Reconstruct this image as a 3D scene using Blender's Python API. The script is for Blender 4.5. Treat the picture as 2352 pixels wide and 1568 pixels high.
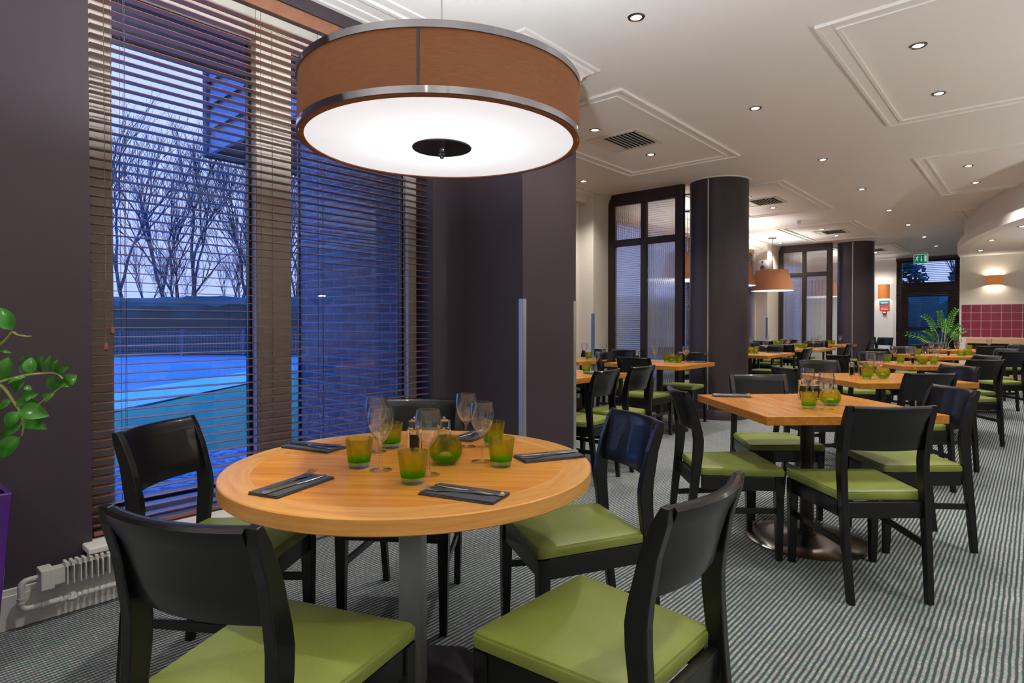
import bpy, bmesh, math, random
from mathutils import Vector, Matrix
PI = math.pi
R = math.radians
for o in list(bpy.data.objects): bpy.data.objects.remove(o)
sc = bpy.context.scene
COL = sc.collection
# ---------------------------------------------------------------- camera
cam_d = bpy.data.cameras.new('camera'); cam = bpy.data.objects.new('camera', cam_d); COL.objects.link(cam)
cam_d.sensor_width = 36; cam_d.lens = 1380/2352*36; cam_d.shift_y = -25.1/2352; cam_d.clip_end = 300
cam.location = (0, 0, 1.19); cam.rotation_euler = (R(90-0.66), 0, R(41.2))
sc.camera = cam
# ---------------------------------------------------------------- world: dusk sky
w = bpy.data.worlds.new('dusk'); sc.world = w; w.use_nodes = True
nt = w.node_tree; nt.nodes.clear()
out = nt.nodes.new('ShaderNodeOutputWorld'); bg = nt.nodes.new('ShaderNodeBackground')
tc = nt.nodes.new('ShaderNodeTexCoord'); sx = nt.nodes.new('ShaderNodeSeparateXYZ'); rp = nt.nodes.new('ShaderNodeValToRGB')
nz = nt.nodes.new('ShaderNodeTexNoise'); nz.inputs['Scale'].default_value = 2.5; mxn = nt.nodes.new('ShaderNodeMath'); mxn.operation = 'MULTIPLY_ADD'
nt.links.new(tc.outputs['Generated'], sx.inputs[0]); nt.links.new(tc.outputs['Generated'], nz.inputs['Vector'])
nt.links.new(nz.outputs[0], mxn.inputs[0]); mxn.inputs[1].default_value = .12; nt.links.new(sx.outputs[2], mxn.inputs[2])
nt.links.new(mxn.outputs[0], rp.inputs[0])
cr = rp.color_ramp
cr.elements[0].position = 0.0; cr.elements[0].color = (.01, .04, .14, 1)
cr.elements[1].position = 1.0; cr.elements[1].color = (.03, .50, 3.5, 1)
for p, c in ((.05, (.085, .115, .26, 1)), (.25, (.105, .13, .235, 1)), (.50, (.095, .13, .245, 1)), (.66, (.02, .30, 2.1, 1))):
    e = cr.elements.new(p); e.color = c
nt.links.new(rp.outputs[0], bg.inputs[0]); bg.inputs[1].default_value = 5.2; nt.links.new(bg.outputs[0], out.inputs[0])
# ---------------------------------------------------------------- view / sampling
vs = sc.view_settings; sc.display_settings.display_device = 'sRGB'; vs.view_transform = 'Standard'; vs.look = 'None'
vs.exposure = 0.2; vs.gamma = 1; vs.use_curve_mapping = False
cy = sc.cycles; cy.max_bounces = 12; cy.diffuse_bounces = 5; cy.glossy_bounces = 4; cy.transmission_bounces = 10; cy.transparent_max_bounces = 24
cy.caustics_reflective = False; cy.caustics_refractive = False; cy.sample_clamp_indirect = 4; cy.use_light_tree = True; cy.blur_glossy = 1.0
E_DOWN = 88.0
# ================================================================ helpers
MATS = {}
def mat(name, base=(.8, .8, .8), rough=.5, metal=0, spec=.5, trans=0, ior=1.45, emis=None, es=0, coat=0, bump=None, noise=None, sheen=0):
    """bump=(scale,strength) ; noise=(scale, colour2, amount)"""
    if name in MATS: return MATS[name]
    m = bpy.data.materials.new(name); m.use_nodes = True; t = m.node_tree; b = t.nodes['Principled BSDF']
    b.inputs['Base Color'].default_value = (*base, 1); b.inputs['Roughness'].default_value = rough; b.inputs['Metallic'].default_value = metal
    b.inputs['Specular IOR Level'].default_value = spec; b.inputs['Transmission Weight'].default_value = trans; b.inputs['IOR'].default_value = ior
    b.inputs['Coat Weight'].default_value = coat; b.inputs['Sheen Weight'].default_value = sheen
    if emis: b.inputs['Emission Color'].default_value = (*emis, 1); b.inputs['Emission Strength'].default_value = es
    if noise or bump: tcn = t.nodes.new('ShaderNodeTexCoord')
    if noise:
        n = t.nodes.new('ShaderNodeTexNoise'); n.inputs['Scale'].default_value = noise[0]; n.inputs['Detail'].default_value = 4
        mp = t.nodes.new('ShaderNodeMapping'); t.links.new(tcn.outputs['Object'], mp.inputs[0]); t.links.new(mp.outputs[0], n.inputs['Vector'])
        if len(noise) > 3: mp.inputs['Scale'].default_value = noise[3]
        r = t.nodes.new('ShaderNodeValToRGB'); r.color_ramp.elements[0].color = (*base, 1); r.color_ramp.elements[1].color = (*noise[1], 1)
        r.color_ramp.elements[0].position = .5-noise[2]; r.color_ramp.elements[1].position = .5+noise[2]
        t.links.new(n.outputs[0], r.inputs[0]); t.links.new(r.outputs[0], b.inputs['Base Color'])
    if bump:
        n2 = t.nodes.new('ShaderNodeTexNoise'); n2.inputs['Scale'].default_value = bump[0]; bn = t.nodes.new('ShaderNodeBump')
        bn.inputs['Strength'].default_value = bump[1]; bn.inputs['Distance'].default_value = .01
        t.links.new(tcn.outputs['Object'], n2.inputs['Vector']); t.links.new(n2.outputs[0], bn.inputs['Height']); t.links.new(bn.outputs[0], b.inputs['Normal'])
    MATS[name] = m; return m
def emit(name, col, s):
    m = bpy.data.materials.new(name); m.use_nodes = True; t = m.node_tree; t.nodes.clear()
    e = t.nodes.new('ShaderNodeEmission'); o = t.nodes.new('ShaderNodeOutputMaterial'); e.inputs[0].default_value = (*col, 1); e.inputs[1].default_value = s
    t.links.new(e.outputs[0], o.inputs[0]); MATS[name] = m; return m
def rim_node(t):
    lw = t.nodes.new('ShaderNodeLayerWeight'); lw.inputs[0].default_value = .5; p = t.nodes.new('ShaderNodeMath'); p.operation = 'POWER'; p.inputs[1].default_value = 2.9
    a = t.nodes.new('ShaderNodeMath'); a.operation = 'MULTIPLY_ADD'; a.inputs[1].default_value = .72; a.inputs[2].default_value = .045; t.links.new(lw.outputs['Facing'], p.inputs[0]); t.links.new(p.outputs[0], a.inputs[0]); return a
def clear_glass(name, tint=(1, 1, 1), rough=0.0, refl=1.0, ior=1.45):
    m = bpy.data.materials.new(name); m.use_nodes = True; t = m.node_tree; t.nodes.clear()
    o = t.nodes.new('ShaderNodeOutputMaterial'); tr = t.nodes.new('ShaderNodeBsdfTransparent'); gl = t.nodes.new('ShaderNodeBsdfGlossy'); mx = t.nodes.new('ShaderNodeMixShader')
    fr = rim_node(t); ml = t.nodes.new('ShaderNodeMath'); ml.operation = 'MULTIPLY'; ml.inputs[1].default_value = refl; ml.use_clamp = True
    tr.inputs[0].default_value = (*tint, 1); gl.inputs['Roughness'].default_value = rough
    t.links.new(fr.outputs[0], ml.inputs[0]); t.links.new(ml.outputs[0], mx.inputs[0]); t.links.new(tr.outputs[0], mx.inputs[1]); t.links.new(gl.outputs[0], mx.inputs[2]); t.links.new(mx.outputs[0], o.inputs[0])
    MATS[name] = m; return m

class MB:
    def __init__(s): s.v = []; s.f = []; s.sm = []
    def add(s, vs_, fs, sm=False):
        n = len(s.v); s.v += [tuple(v) for v in vs_]; s.f += [tuple(i+n for i in f) for f in fs]; s.sm += [sm]*len(fs); return s
    def box(s, x0, x1, y0, y1, z0, z1, M=None):
        vs_ = [Vector((x, y, z)) for z in (z0, z1) for x, y in ((x0, y0), (x1, y0), (x1, y1), (x0, y1))]
        if M: vs_ = [M @ v for v in vs_]
        return s.add(vs_, [(3, 2, 1, 0), (4, 5, 6, 7), (0, 1, 5, 4), (1, 2, 6, 5), (2, 3, 7, 6), (3, 0, 4, 7)])
    def loft(s, loops, cap=True, closed=True, sm=False):
        n = len(loops[0]); vs_ = [p for l in loops for p in l]; fs = []
        for i in range(len(loops)-1):
            for j in range(n if closed else n-1):
                k = (j+1) % n; fs.append((i*n+j, i*n+k, (i+1)*n+k, (i+1)*n+j))
        s.add(vs_, fs, sm)
        if cap and closed: s.add(loops[0], [tuple(range(n))[::-1]]); s.add(loops[-1], [tuple(range(n))])
        return s
    def lathe(s, prof, seg=24, c=(0, 0), sm=True, cap0=False, cap1=False, rz=0):
        L = [[(c[0]+r*math.cos(rz+2*PI*j/seg), c[1]+r*math.sin(rz+2*PI*j/seg), z) for j in range(seg)] for r, z in prof]
        s.loft(L, cap=False, sm=sm)
        if cap0: s.add(L[0], [tuple(range(seg))[::-1]])
        if cap1: s.add(L[-1], [tuple(range(seg))])
        return s
    def tube(s, pts, r, seg=8, cap=True, sm=True):
        pts = [Vector(p) for p in pts]; L = []; up = None
        for i, p in enumerate(pts):
            d = (pts[min(i+1, len(pts)-1)]-pts[max(i-1, 0)]).normalized()
            if up is None: up = d.orthogonal().normalized()
            up = (up-d*up.dot(d)).normalized() if abs(up.dot(d)) < .99 else d.orthogonal().normalized()
            b = d.cross(up); rr = r[i] if isinstance(r, (list, tuple)) else r
            L.append([p+(up*math.cos(2*PI*j/seg)+b*math.sin(2*PI*j/seg))*rr for j in range(seg)])
        return s.loft(L, cap=cap, sm=sm)
    def prism(s, poly, axis, a, b):
        """poly of 2-D points extruded along axis from a to b"""
        def q(p, t): return {'x': (t, p[0], p[1]), 'y': (p[0], t, p[1]), 'z': (p[0], p[1], t)}[axis]
        return s.loft([[q(p, a) for p in poly], [q(p, b) for p in poly]])
    def build(s, name, m, parent=None, bevel=0, seg=2, smooth=None, loc=None):
        me = bpy.data.meshes.new(name); me.from_pydata(s.v, [], s.f)
        for p, f in zip(me.polygons, s.sm): p.use_smooth = f if smooth is None else smooth
        me.validate(); bm = bmesh.new(); bm.from_mesh(me); bmesh.ops.remove_doubles(bm, verts=bm.verts, dist=1e-6); bmesh.ops.recalc_face_normals(bm, faces=bm.faces); bm.to_mesh(me); bm.free()
        o = bpy.data.objects.new(name, me); COL.objects.link(o); o.data.materials.append(MATS[m] if isinstance(m, str) else m)
        if loc: o.location = loc
        if parent: o.parent = parent
        if any(s.sm) and smooth is None: md = o.modifiers.new('edge_split', 'EDGE_SPLIT'); md.split_angle = R(38)
        if bevel:
            md = o.modifiers.new('bevel', 'BEVEL'); md.width = bevel; md.segments = seg; md.limit_method = 'ANGLE'; md.angle_limit = R(40); md.harden_normals = False
        return o
def tag(o, label, cat, group=None, kind=None):
    o['label'] = label; o['category'] = cat
    if group: o['group'] = group
    if kind: o['kind'] = kind
    return o
def thing(name, label, cat, loc=(0, 0, 0), rz=0, group=None):
    o = bpy.data.objects.new(name, None); COL.objects.link(o); o.empty_display_size = .1; o.location = loc; o.rotation_euler = (0, 0, rz)
    return tag(o, label, cat, group)
def struct(name, mb, m, parent=None, **k):
    o = mb.build(name, m, parent, **k)
    if not parent: o['kind'] = 'structure'
    return o
def sroot(name, loc=(0, 0, 0)):
    o = bpy.data.objects.new(name, None); COL.objects.link(o); o.location = loc; o['kind'] = 'structure'; return o
def dup(root, loc, rz, label, group=None, scale=None):
    r = root.copy(); COL.objects.link(r); r.location = loc; r.rotation_euler = (0, 0, rz); r['label'] = label
    if group: r['group'] = group
    if scale: r.scale = scale
    for ch in list(root.children):
        c = ch.copy(); COL.objects.link(c); c.parent = r
        for g in list(ch.children):
            d = g.copy(); COL.objects.link(d); d.parent = c
    return r
USED = set()
def place(proto, key, loc, rz, label, group):
    """first use moves the prototype itself, later uses copy it"""
    if key not in USED:
        USED.add(key); proto.location = loc; proto.rotation_euler = (0, 0, rz); proto['label'] = label; proto['group'] = group; return proto
    return dup(proto, loc, rz, label, group)
# ================================================================ materials
mat('ceiling', (.84, .82, .79), .45, spec=.3, bump=(3, .05))
mat('cream', (.70, .66, .58), .6)
mat('white_paint', (.76, .75, .73), .45)
mat('plum', (.041, .031, .040), .5, spec=.3, noise=(2.2, (.048, .037, .046), .3))
mat('column_plum', (.038, .029, .036), .38, spec=.4)
mat('steel', (.55, .56, .58), .32, 1, bump=(60, .04), noise=(6, (.36, .36, .37), .3, (1, 1, .15)))
mat('chrome', (.42, .42, .47), .09, 1)
mat('dark_steel', (.17, .17, .18), .3, .9, noise=(5, (.10, .10, .11), .3))
mat('base_metal', (.33, .32, .31), .22, 1, noise=(4, (.22, .20, .19), .3))
mat('black_wood', (.004, .004, .0045), .30, spec=.35, coat=.25)
mat('black_pole', (.020, .012, .009), .3, spec=.5)
mat('leather', (.140, .178, .030), .42, spec=.45, bump=(90, .08), noise=(7, (.185, .222, .048), .25))
mat('slat', (.15, .062, .042), .30, spec=.5, noise=(8, (.21, .09, .062), .3, (1, .05, 1)))
mat('slat_dark', (.055, .022, .018), .35)
mat('valance', (.19, .080, .045), .4, noise=(14, (.26, .115, .065), .25))
mat('cord', (.10, .085, .075), .8)
mat('frame_dark', (.022, .014, .014), .35)
mat('frame_black', (.012, .013, .016), .35)
mat('fabric', (.30, .125, .060), .8, noise=(30, (.36, .155, .075), .25, (1, 1, 8)), spec=.2)
mat('napkin', (.045, .050, .065), .85, bump=(200, .1))
mat('cutlery', (.72, .73, .76), .24, 1)
mat('purple_pot', (.075, .018, .21), .12, spec=.6, coat=.5)
mat('soil', (.03, .02, .012), .95)
mat('leaf', (.012, .115, .006), .24, spec=.6, noise=(25, (.045, .22, .012), .25))
mat('stem', (.20, .26, .045), .45, noise=(20, (.38, .34, .12), .2))
mat('radiator', (.62, .61, .58), .4)
mat('tile', (.19, .022, .055), .22, spec=.5)
mat('grout', (.62, .50, .48), .7)
mat('light_wood', (.48, .30, .17), .45, noise=(5, (.56, .37, .22), .3, (1, 8, 8)))
mat('upholstery', (.085, .065, .042), .9, noise=(60, (.05, .038, .025), .2))
mat('vent_inside', (.012, .010, .009), .9)
mat('vent_white', (.70, .64, .54), .5)
mat('plastic_white', (.8, .78, .72), .35)
mat('salt', (.85, .84, .82), .8)
mat('pepper', (.05, .04, .035), .9)
mat('wax', (.80, .80, .70), .5)
mat('trim_metal', (.55, .57, .60), .35, .8)
mat('edge_blue', (.10, .20, .36), .4)
mat('brick_dark', (.2, .2, .2), .8)
mat('grass', (.012, .06, .008), .95, noise=(.9, (.018, .09, .010), .2), bump=(30, .5))
mat('road', (.075, .065, .065), .8, noise=(.6, (.10, .085, .085), .3))
mat('path', (.26, .20, .17), .75)
mat('gravel', (.03, .03, .03), .95, noise=(18, (.15, .14, .13), .08), bump=(20, 1))
mat('hedge', (.003, .016, .006), .95, noise=(6, (.007, .028, .011), .25), bump=(8, 1))
mat('fence', (.05, .065, .06), .8)
mat('bark', (.035, .035, .035), .9)
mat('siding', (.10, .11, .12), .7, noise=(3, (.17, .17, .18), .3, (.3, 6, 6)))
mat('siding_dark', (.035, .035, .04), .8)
mat('sign_green', (.0, .16, .085), .35, emis=(0, .30, .16), es=.35)
mat('sign_white', (.85, .88, .85), .4, emis=(.8, .9, .85), es=.35)
mat('red', (.55, .02, .02), .35)
mat('blue_sign', (.03, .22, .42), .4)
mat('grille_black', (.12, .12, .12), .6)
m = mat('diffuser', (.9, .9, .9), .6, emis=(.95, .95, 1.0), es=.50)
emit('bulb', (1, .95, .88), 30)
emit('pendant_diffuser', (1, .97, .92), 2.0)
clear_glass('window_glass', refl=1.1)
clear_glass('goblet', tint=(.99, .99, .99), refl=1.8)
mat('block_glass', (1, 1, 1), .0, trans=1, ior=1.5)
def tinted(name, foot=True):
    m = bpy.data.materials.new(name); m.use_nodes = True; t = m.node_tree; t.nodes.clear()
    o = t.nodes.new('ShaderNodeOutputMaterial'); tr = t.nodes.new('ShaderNodeBsdfTransparent'); gl = t.nodes.new('ShaderNodeBsdfGlossy'); mx = t.nodes.new('ShaderNodeMixShader'); dif = t.nodes.new('ShaderNodeBsdfTranslucent'); mx2 = t.nodes.new('ShaderNodeMixShader')
    fr = rim_node(t); gl.inputs['Roughness'].default_value = .02
    c = t.nodes.new('ShaderNodeTexCoord'); s_ = t.nodes.new('ShaderNodeSeparateXYZ'); r = t.nodes.new('ShaderNodeValToRGB'); k = t.nodes.new('ShaderNodeMath'); k.operation = 'MULTIPLY'; k.inputs[1].default_value = 10
    r.color_ramp.elements[0].position = .0; r.color_ramp.elements[0].color = (.80, .88, .86, 1); r.color_ramp.elements[1].position = .95; r.color_ramp.elements[1].color = (.88, .95, .55, 1)
    for p, q in ((.12, (.9, .97, .9, 1)), (.18, (.36, .86, .16, 1)), (.26, (.55, .90, .22, 1)), (.40, (.90, .90, .34, 1)), (.8, (.93, .93, .50, 1))):
        e = r.color_ramp.elements.new(p); e.color = q
    t.links.new(c.outputs['Object'], s_.inputs[0]); t.links.new(s_.outputs[2], k.inputs[0]); t.links.new(k.outputs[0], r.inputs[0]); t.links.new(r.outputs[0], tr.inputs[0]); t.links.new(r.outputs[0], dif.inputs[0])
    g = t.nodes.new('ShaderNodeBsdfGlass'); g.inputs['Roughness'].default_value = 0; g.inputs['IOR'].default_value = 1.42; t.links.new(r.outputs[0], g.inputs[0])
    mx2.inputs[0].default_value = .45; t.links.new(tr.outputs[0], mx2.inputs[1]); t.links.new(g.outputs[0], mx2.inputs[2])
    mx.inputs[0].default_value = .03; t.links.new(dif.outputs[0], mx.inputs[2]); t.links.new(mx2.outputs[0], mx.inputs[1]); t.links.new(mx.outputs[0], o.inputs[0])
    MATS[name] = m
tinted('green_glass')
def wood_mat(name, ca, cb, polar=False, stretch=(1, 14, 14), rz=0):
    m = bpy.data.materials.new(name); m.use_nodes = True; t = m.node_tree; b = t.nodes['Principled BSDF']; N = t.nodes.new; Lk = t.links.new
    c = N('ShaderNodeTexCoord'); mp = N('ShaderNodeMapping'); mp.inputs['Scale'].default_value = stretch; mp.inputs['Rotation'].default_value = (0, 0, rz)
    if polar:
        s_ = N('ShaderNodeSeparateXYZ'); at_ = N('ShaderNodeMath'); at_.operation = 'ARCTAN2'; ln = N('ShaderNodeVectorMath'); ln.operation = 'LENGTH'; cb_ = N('ShaderNodeCombineXYZ')
        Lk(c.outputs['Object'], s_.inputs[0]); Lk(s_.outputs[1], at_.inputs[0]); Lk(s_.outputs[0], at_.inputs[1]); Lk(c.outputs['Object'], ln.inputs[0]); Lk(at_.outputs[0], cb_.inputs[0]); Lk(ln.outputs['Value'], cb_.inputs[1]); Lk(s_.outputs[2], cb_.inputs[2]); Lk(cb_.outputs[0], mp.inputs[0])
    else: Lk(c.outputs['Object'], mp.inputs[0])
    n = N('ShaderNodeTexNoise'); n.inputs['Scale'].default_value = 2.2; n.inputs['Detail'].default_value = 8; n.inputs['Roughness'].default_value = .62; n.inputs['Distortion'].default_value = .8
    r = N('ShaderNodeValToRGB'); r.color_ramp.elements[0].position = .30; r.color_ramp.elements[1].position = .72; r.color_ramp.elements[0].color = (*ca, 1); r.color_ramp.elements[1].color = (*cb, 1)
    Lk(mp.outputs[0], n.inputs['Vector']); Lk(n.outputs[0], r.inputs[0]); Lk(r.outputs[0], b.inputs['Base Color'])
    b.inputs['Roughness'].default_value = .25; b.inputs['Specular IOR Level'].default_value = .45
    MATS[name] = m
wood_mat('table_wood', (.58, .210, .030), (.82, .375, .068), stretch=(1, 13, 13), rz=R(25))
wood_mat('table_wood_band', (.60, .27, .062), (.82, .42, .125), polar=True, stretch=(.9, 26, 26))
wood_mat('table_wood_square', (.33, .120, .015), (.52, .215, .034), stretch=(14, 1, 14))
def carpet():
    m = bpy.data.materials.new('carpet'); m.use_nodes = True; t = m.node_tree; b = t.nodes['Principled BSDF']; N = t.nodes.new; Lk = t.links.new
    def M(op, a, b_=None, c=None):
        n = N('ShaderNodeMath'); n.operation = op
        for i, v in enumerate((a, b_, c)):
            if v is None: continue
            if isinstance(v, (int, float)): n.inputs[i].default_value = v
            else: Lk(v, n.inputs[i])
        return n.outputs[0]
    c = N('ShaderNodeTexCoord'); s_ = N('ShaderNodeSeparateXYZ'); Lk(c.outputs['Object'], s_.inputs[0]); X, Y = s_.outputs[0], s_.outputs[1]
    P = .0190
    wob = N('ShaderNodeTexNoise'); wob.inputs['Scale'].default_value = 9; Lk(c.outputs['Object'], wob.inputs['Vector']); X = M('MULTIPLY_ADD', wob.outputs[0], .008, X); ph = M('MULTIPLY', X, 2*PI/P); band = M('MULTIPLY_ADD', M('SINE', ph), .5, .5)
    band = M('SMOOTH_MIN', M('MULTIPLY_ADD', M('SUBTRACT', band, .5), 1.7, .5), 1.0, .1)
    wv = M('MULTIPLY_ADD', M('SINE', M('MULTIPLY', Y, 2*PI/.0105)), .5, .5)
    row = M('FLOOR', M('DIVIDE', X, P)); cell = M('FLOOR', M('DIVIDE', Y, .0105)); cb_ = N('ShaderNodeCombineXYZ'); Lk(row, cb_.inputs[0]); Lk(cell, cb_.inputs[1])
    wn = N('ShaderNodeTexWhiteNoise'); wn.noise_dimensions = '2D'; Lk(cb_.outputs[0], wn.inputs['Vector'])
    mix = N('ShaderNodeMix'); mix.data_type = 'RGBA'; Lk(M('MULTIPLY', band, 1.0), mix.inputs[0]); mix.inputs[6].default_value = (.040, .062, .062, 1)
    rp_ = N('ShaderNodeValToRGB'); rp_.color_ramp.interpolation = 'CONSTANT'; Lk(wn.outputs['Value'], rp_.inputs[0])
    els = rp_.color_ramp.elements; els[0].position = 0; els[0].color = (.34, .31, .35, 1); els[1].position = .33; els[1].color = (.30, .35, .34, 1)
    for p, q in ((.6, (.40, .38, .40, 1)), (.82, (.26, .29, .29, 1)), (.955, (.40, .50, .34, 1))): e = els.new(p); e.color = q
    mul = N('ShaderNodeMix'); mul.data_type = 'RGBA'; mul.blend_type = 'MULTIPLY'; mul.inputs[0].default_value = .45; Lk(rp_.outputs[0], mul.inputs[6]); cg = N('ShaderNodeCombineColor'); [Lk(wv, cg.inputs[i]) for i in range(3)]; Lk(cg.outputs[0], mul.inputs[7])
    Lk(mul.outputs[2], mix.inputs[7]); Lk(mix.outputs[2], b.inputs['Base Color']); b.inputs['Roughness'].default_value = .95; b.inputs['Specular IOR Level'].default_value = .1
    bp = N('ShaderNodeBump'); bp.inputs['Strength'].default_value = .3; bp.inputs['Distance'].default_value = .003; Lk(band, bp.inputs['Height']); Lk(bp.outputs[0], b.inputs['Normal'])
    MATS['carpet'] = m
carpet()
def brick():
    m = bpy.data.materials.new('brick'); m.use_nodes = True; t = m.node_tree; b = t.nodes['Principled BSDF']; N = t.nodes.new; Lk = t.links.new
    c = N('ShaderNodeTexCoord'); s_ = N('ShaderNodeSeparateXYZ'); q = N('ShaderNodeCombineXYZ'); a = N('ShaderNodeMath'); a.operation = 'ADD'
    Lk(c.outputs['Object'], s_.inputs[0]); Lk(s_.outputs[0], a.inputs[0]); Lk(s_.outputs[1], a.inputs[1]); Lk(a.outputs[0], q.inputs[0]); Lk(s_.outputs[2], q.inputs[1])
    k = N('ShaderNodeTexBrick'); k.inputs['Scale'].default_value = 1; k.inputs['Brick Width'].default_value = .225; k.inputs['Row Height'].default_value = .075; k.inputs['Mortar Size'].default_value = .006
    k.inputs['Color1'].default_value = (.085, .055, .045, 1); k.inputs['Color2'].default_value = (.125, .085, .07, 1); k.inputs['Mortar'].default_value = (.15, .16, .15, 1)
    Lk(q.outputs[0], k.inputs['Vector']); Lk(k.outputs[0], b.inputs['Base Color']); b.inputs['Roughness'].default_value = .85; MATS['brick'] = m
brick()
def reeded(name, horizontal):
    m = bpy.data.materials.new(name); m.use_nodes = True; t = m.node_tree; b = t.nodes['Principled BSDF']; N = t.nodes.new; Lk = t.links.new
    b.inputs['Transmission Weight'].default_value = .82; b.inputs['Roughness'].default_value = .12; b.inputs['IOR'].default_value = 1.25; b.inputs['Base Color'].default_value = (.93, .94, .96, 1)
    c = N('ShaderNodeTexCoord'); s_ = N('ShaderNodeSeparateXYZ'); Lk(c.outputs['Object'], s_.inputs[0]); k = N('ShaderNodeMath'); k.operation = 'MULTIPLY'; k.inputs[1].default_value = 2*PI/.030; sn = N('ShaderNodeMath'); sn.operation = 'SINE'
    Lk(s_.outputs[2 if horizontal else 0], k.inputs[0]); Lk(k.outputs[0], sn.inputs[0]); bp = N('ShaderNodeBump'); bp.inputs['Strength'].default_value = 1.0; bp.inputs['Distance'].default_value = .005
    Lk(sn.outputs[0], bp.inputs['Height']); Lk(bp.outputs[0], b.inputs['Normal'])
    tr = N('ShaderNodeBsdfTransparent'); mx = N('ShaderNodeMixShader'); mx.inputs[0].default_value = .62; tr.inputs[0].default_value = (.9, .92, .95, 1)
    o = t.nodes['Material Output']; Lk(tr.outputs[0], mx.inputs[1]); Lk(b.outputs[0], mx.inputs[2]); Lk(mx.outputs[0], o.inputs[0]); MATS[name] = m
reeded('reed_h', True); reeded('reed_v', False)
# ================================================================ room shell
H = 3.0
struct('floor', MB().box(-3.33, 4.6, -3.3, 18.6, -.12, 0).box(-5.1, -3.33, 3.24, 18.6, -.12, 0), 'carpet')
struct('ceiling', MB().box(-3.33, 4.6, -3.3, 18.6, H, H+.15).box(-5.15, -3.33, 3.24, 18.6, H, H+.15), 'ceiling')
struct('wall_back', MB().box(-3.33, 4.6, -3.3, -3.1, 0, H), 'cream')
struct('wall_right', MB().box(4.5, 4.7, -3.1, 18.6, 0, H), 'cream')
# window wall of the near bay, with its opening y .745 .. 2.664
wl = MB(); wl.box(-3.33, -3.03, -3.1, .742, 0, H); wl.box(-3.33, -3.03, 2.664, 2.95, 0, H); wl.box(-3.33, -3.03, .742, 2.664, 0, .235); wl.box(-3.33, -3.03, .742, 2.664, 2.9, H)
struct('wall_left', wl, 'plum')
struct('wall_pier', MB().box(-3.33, -2.49, 2.95, 3.54, 0, H), 'plum', bevel=.004)
struct('wall_bay', MB().box(-5.15, -3.33, 3.24, 3.54, 0, H), 'cream')
# window wall of the far bays
openings = [(4.15, 6.9), (7.95, 10.75), (11.1, 13.93), (15.3, 17.9)]
wf = MB(); y = 3.54
for a, b in openings:
    wf.box(-5.15, -4.85, y, a, 0, H); wf.box(-5.15, -4.85, a, b, 0, .25); wf.box(-5.15, -4.85, a, b, 2.86, H); y = b
wf.box(-5.15, -4.85, y, 18.6, 0, H)
struct('wall_left_far', wf, 'cream')
pl = MB()
for a, b in ((6.95, 7.42), (14.0, 14.9), (10.78, 11.06)): pl.box(-4.85, -4.6, a, b, 0, H)
struct('wall_pilasters', pl, 'cream')
# far end wall with door opening x -2.77 .. -1.25
we = MB(); we.box(-4.85, -2.77, 18.3, 18.6, 0, H); we.box(-2.77, -1.2, 18.3, 18.6, 2.84, H); we.box(-1.2, 4.5, 18.3, 18.6, 0, H)
struct('wall_end', we, 'white_paint')
struct('wall_tiled', MB().box(-1.17, 4.5, 14.75, 14.95, 0, H), 'cream')
# cornices
def step_profile(x_in, wid, drop, n=4):
    """stepped cornice section hanging from the ceiling: list of (offset, z)"""
    pts = [(x_in, H)]; pts.append((x_in, H-drop))
    for i in range(n):
        a = x_in+wid*(i+1)/n; z0 = H-drop*(1-i/n)*1.0; z1 = H-drop*(1-(i+1)/n)-(.006 if i == n-1 else 0)
        pts.append((a-wid/n*.25, z0+drop/n*.35)); pts.append((a, z1))
    return pts
c1 = MB()
c1.prism([(-3.03, H), (-3.03, 2.972), (-3.0, 2.970), (-2.985, 2.976), (-2.93, 2.978), (-2.925, 2.984), (-2.86, 2.985), (-2.84, 2.978), (-2.815, 2.978), (-2.80, 2.988), (-2.745, 2.99), (-2.74, H)], 'y', -3.1, 2.95)
pp = [(0, -.075), (.012, -.085), (.028, -.078), (.032, -.06), (.06, -.04), (.085, -.03), (.095, -.018), (.12, -.014), (.125, 0)]
loops = []
for d, z in pp: loops.append([(-3.03, 2.95-d-.001, H+z), (-2.49+d, 2.95-d-.001, H+z), (-2.49+d, 3.54+d, H+z), (-4.6, 3.54+d, H+z)])
c1.loft(loops, cap=False, closed=False)
struct('trim_1', c1, 'white_paint')
c2 = MB()
for a, b in ((3.6, 7.3), (7.42, 14.75), (14.85, 18.2)):
    c2.prism([(-4.85, H), (-4.85, 2.86), (-4.72, 2.86), (-4.72, 2.91), (-4.69, 2.93), (-4.63, 2.95), (-4.60, 2.975), (-4.56, 2.98), (-4.56, H)], 'y', a, b)
struct('trim_2', c2, 'cream')
struct('trim_3', MB().prism([(18.3, H), (18.3, 2.86), (18.2, 2.87), (18.17, 2.92), (18.1, 2.95), (18.05, 2.975), (18.0, 2.98), (18.0, H)], 'x', -4.8, -1.2), 'white_paint')
# ceiling mouldings in rectangles
def moulding(n, x0, x1, y0, y1):
    m = MB()
    for (o, w_, d) in ((0, .022, .020), (.022, .075, .008), (.097, .022, .016)):
        a0, a1, b0, b1 = x0+o, x1-o, y0+o, y1-o
        m.box(a0, a1, b0, b0+w_, H-d, H); m.box(a0, a1, b1-w_, b1, H-d, H); m.box(a0, a0+w_, b0+w_, b1-w_, H-d, H); m.box(a1-w_, a1, b0+w_, b1-w_, H-d, H)
    struct('trim_%d' % n, m, 'ceiling')
for i in range(4): moulding(4+i, -3.77, -2.42, 4.04+3.91*i, 6.48+3.91*i)
for i in range(3): moulding(8+i, -1.04, 1.35, 3.98+3.91*i, 6.42+3.91*i)
moulding(11, 1.9, 4.2, 3.98, 6.42); moulding(12, -1.04, 1.35, .1, 2.5)
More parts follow.
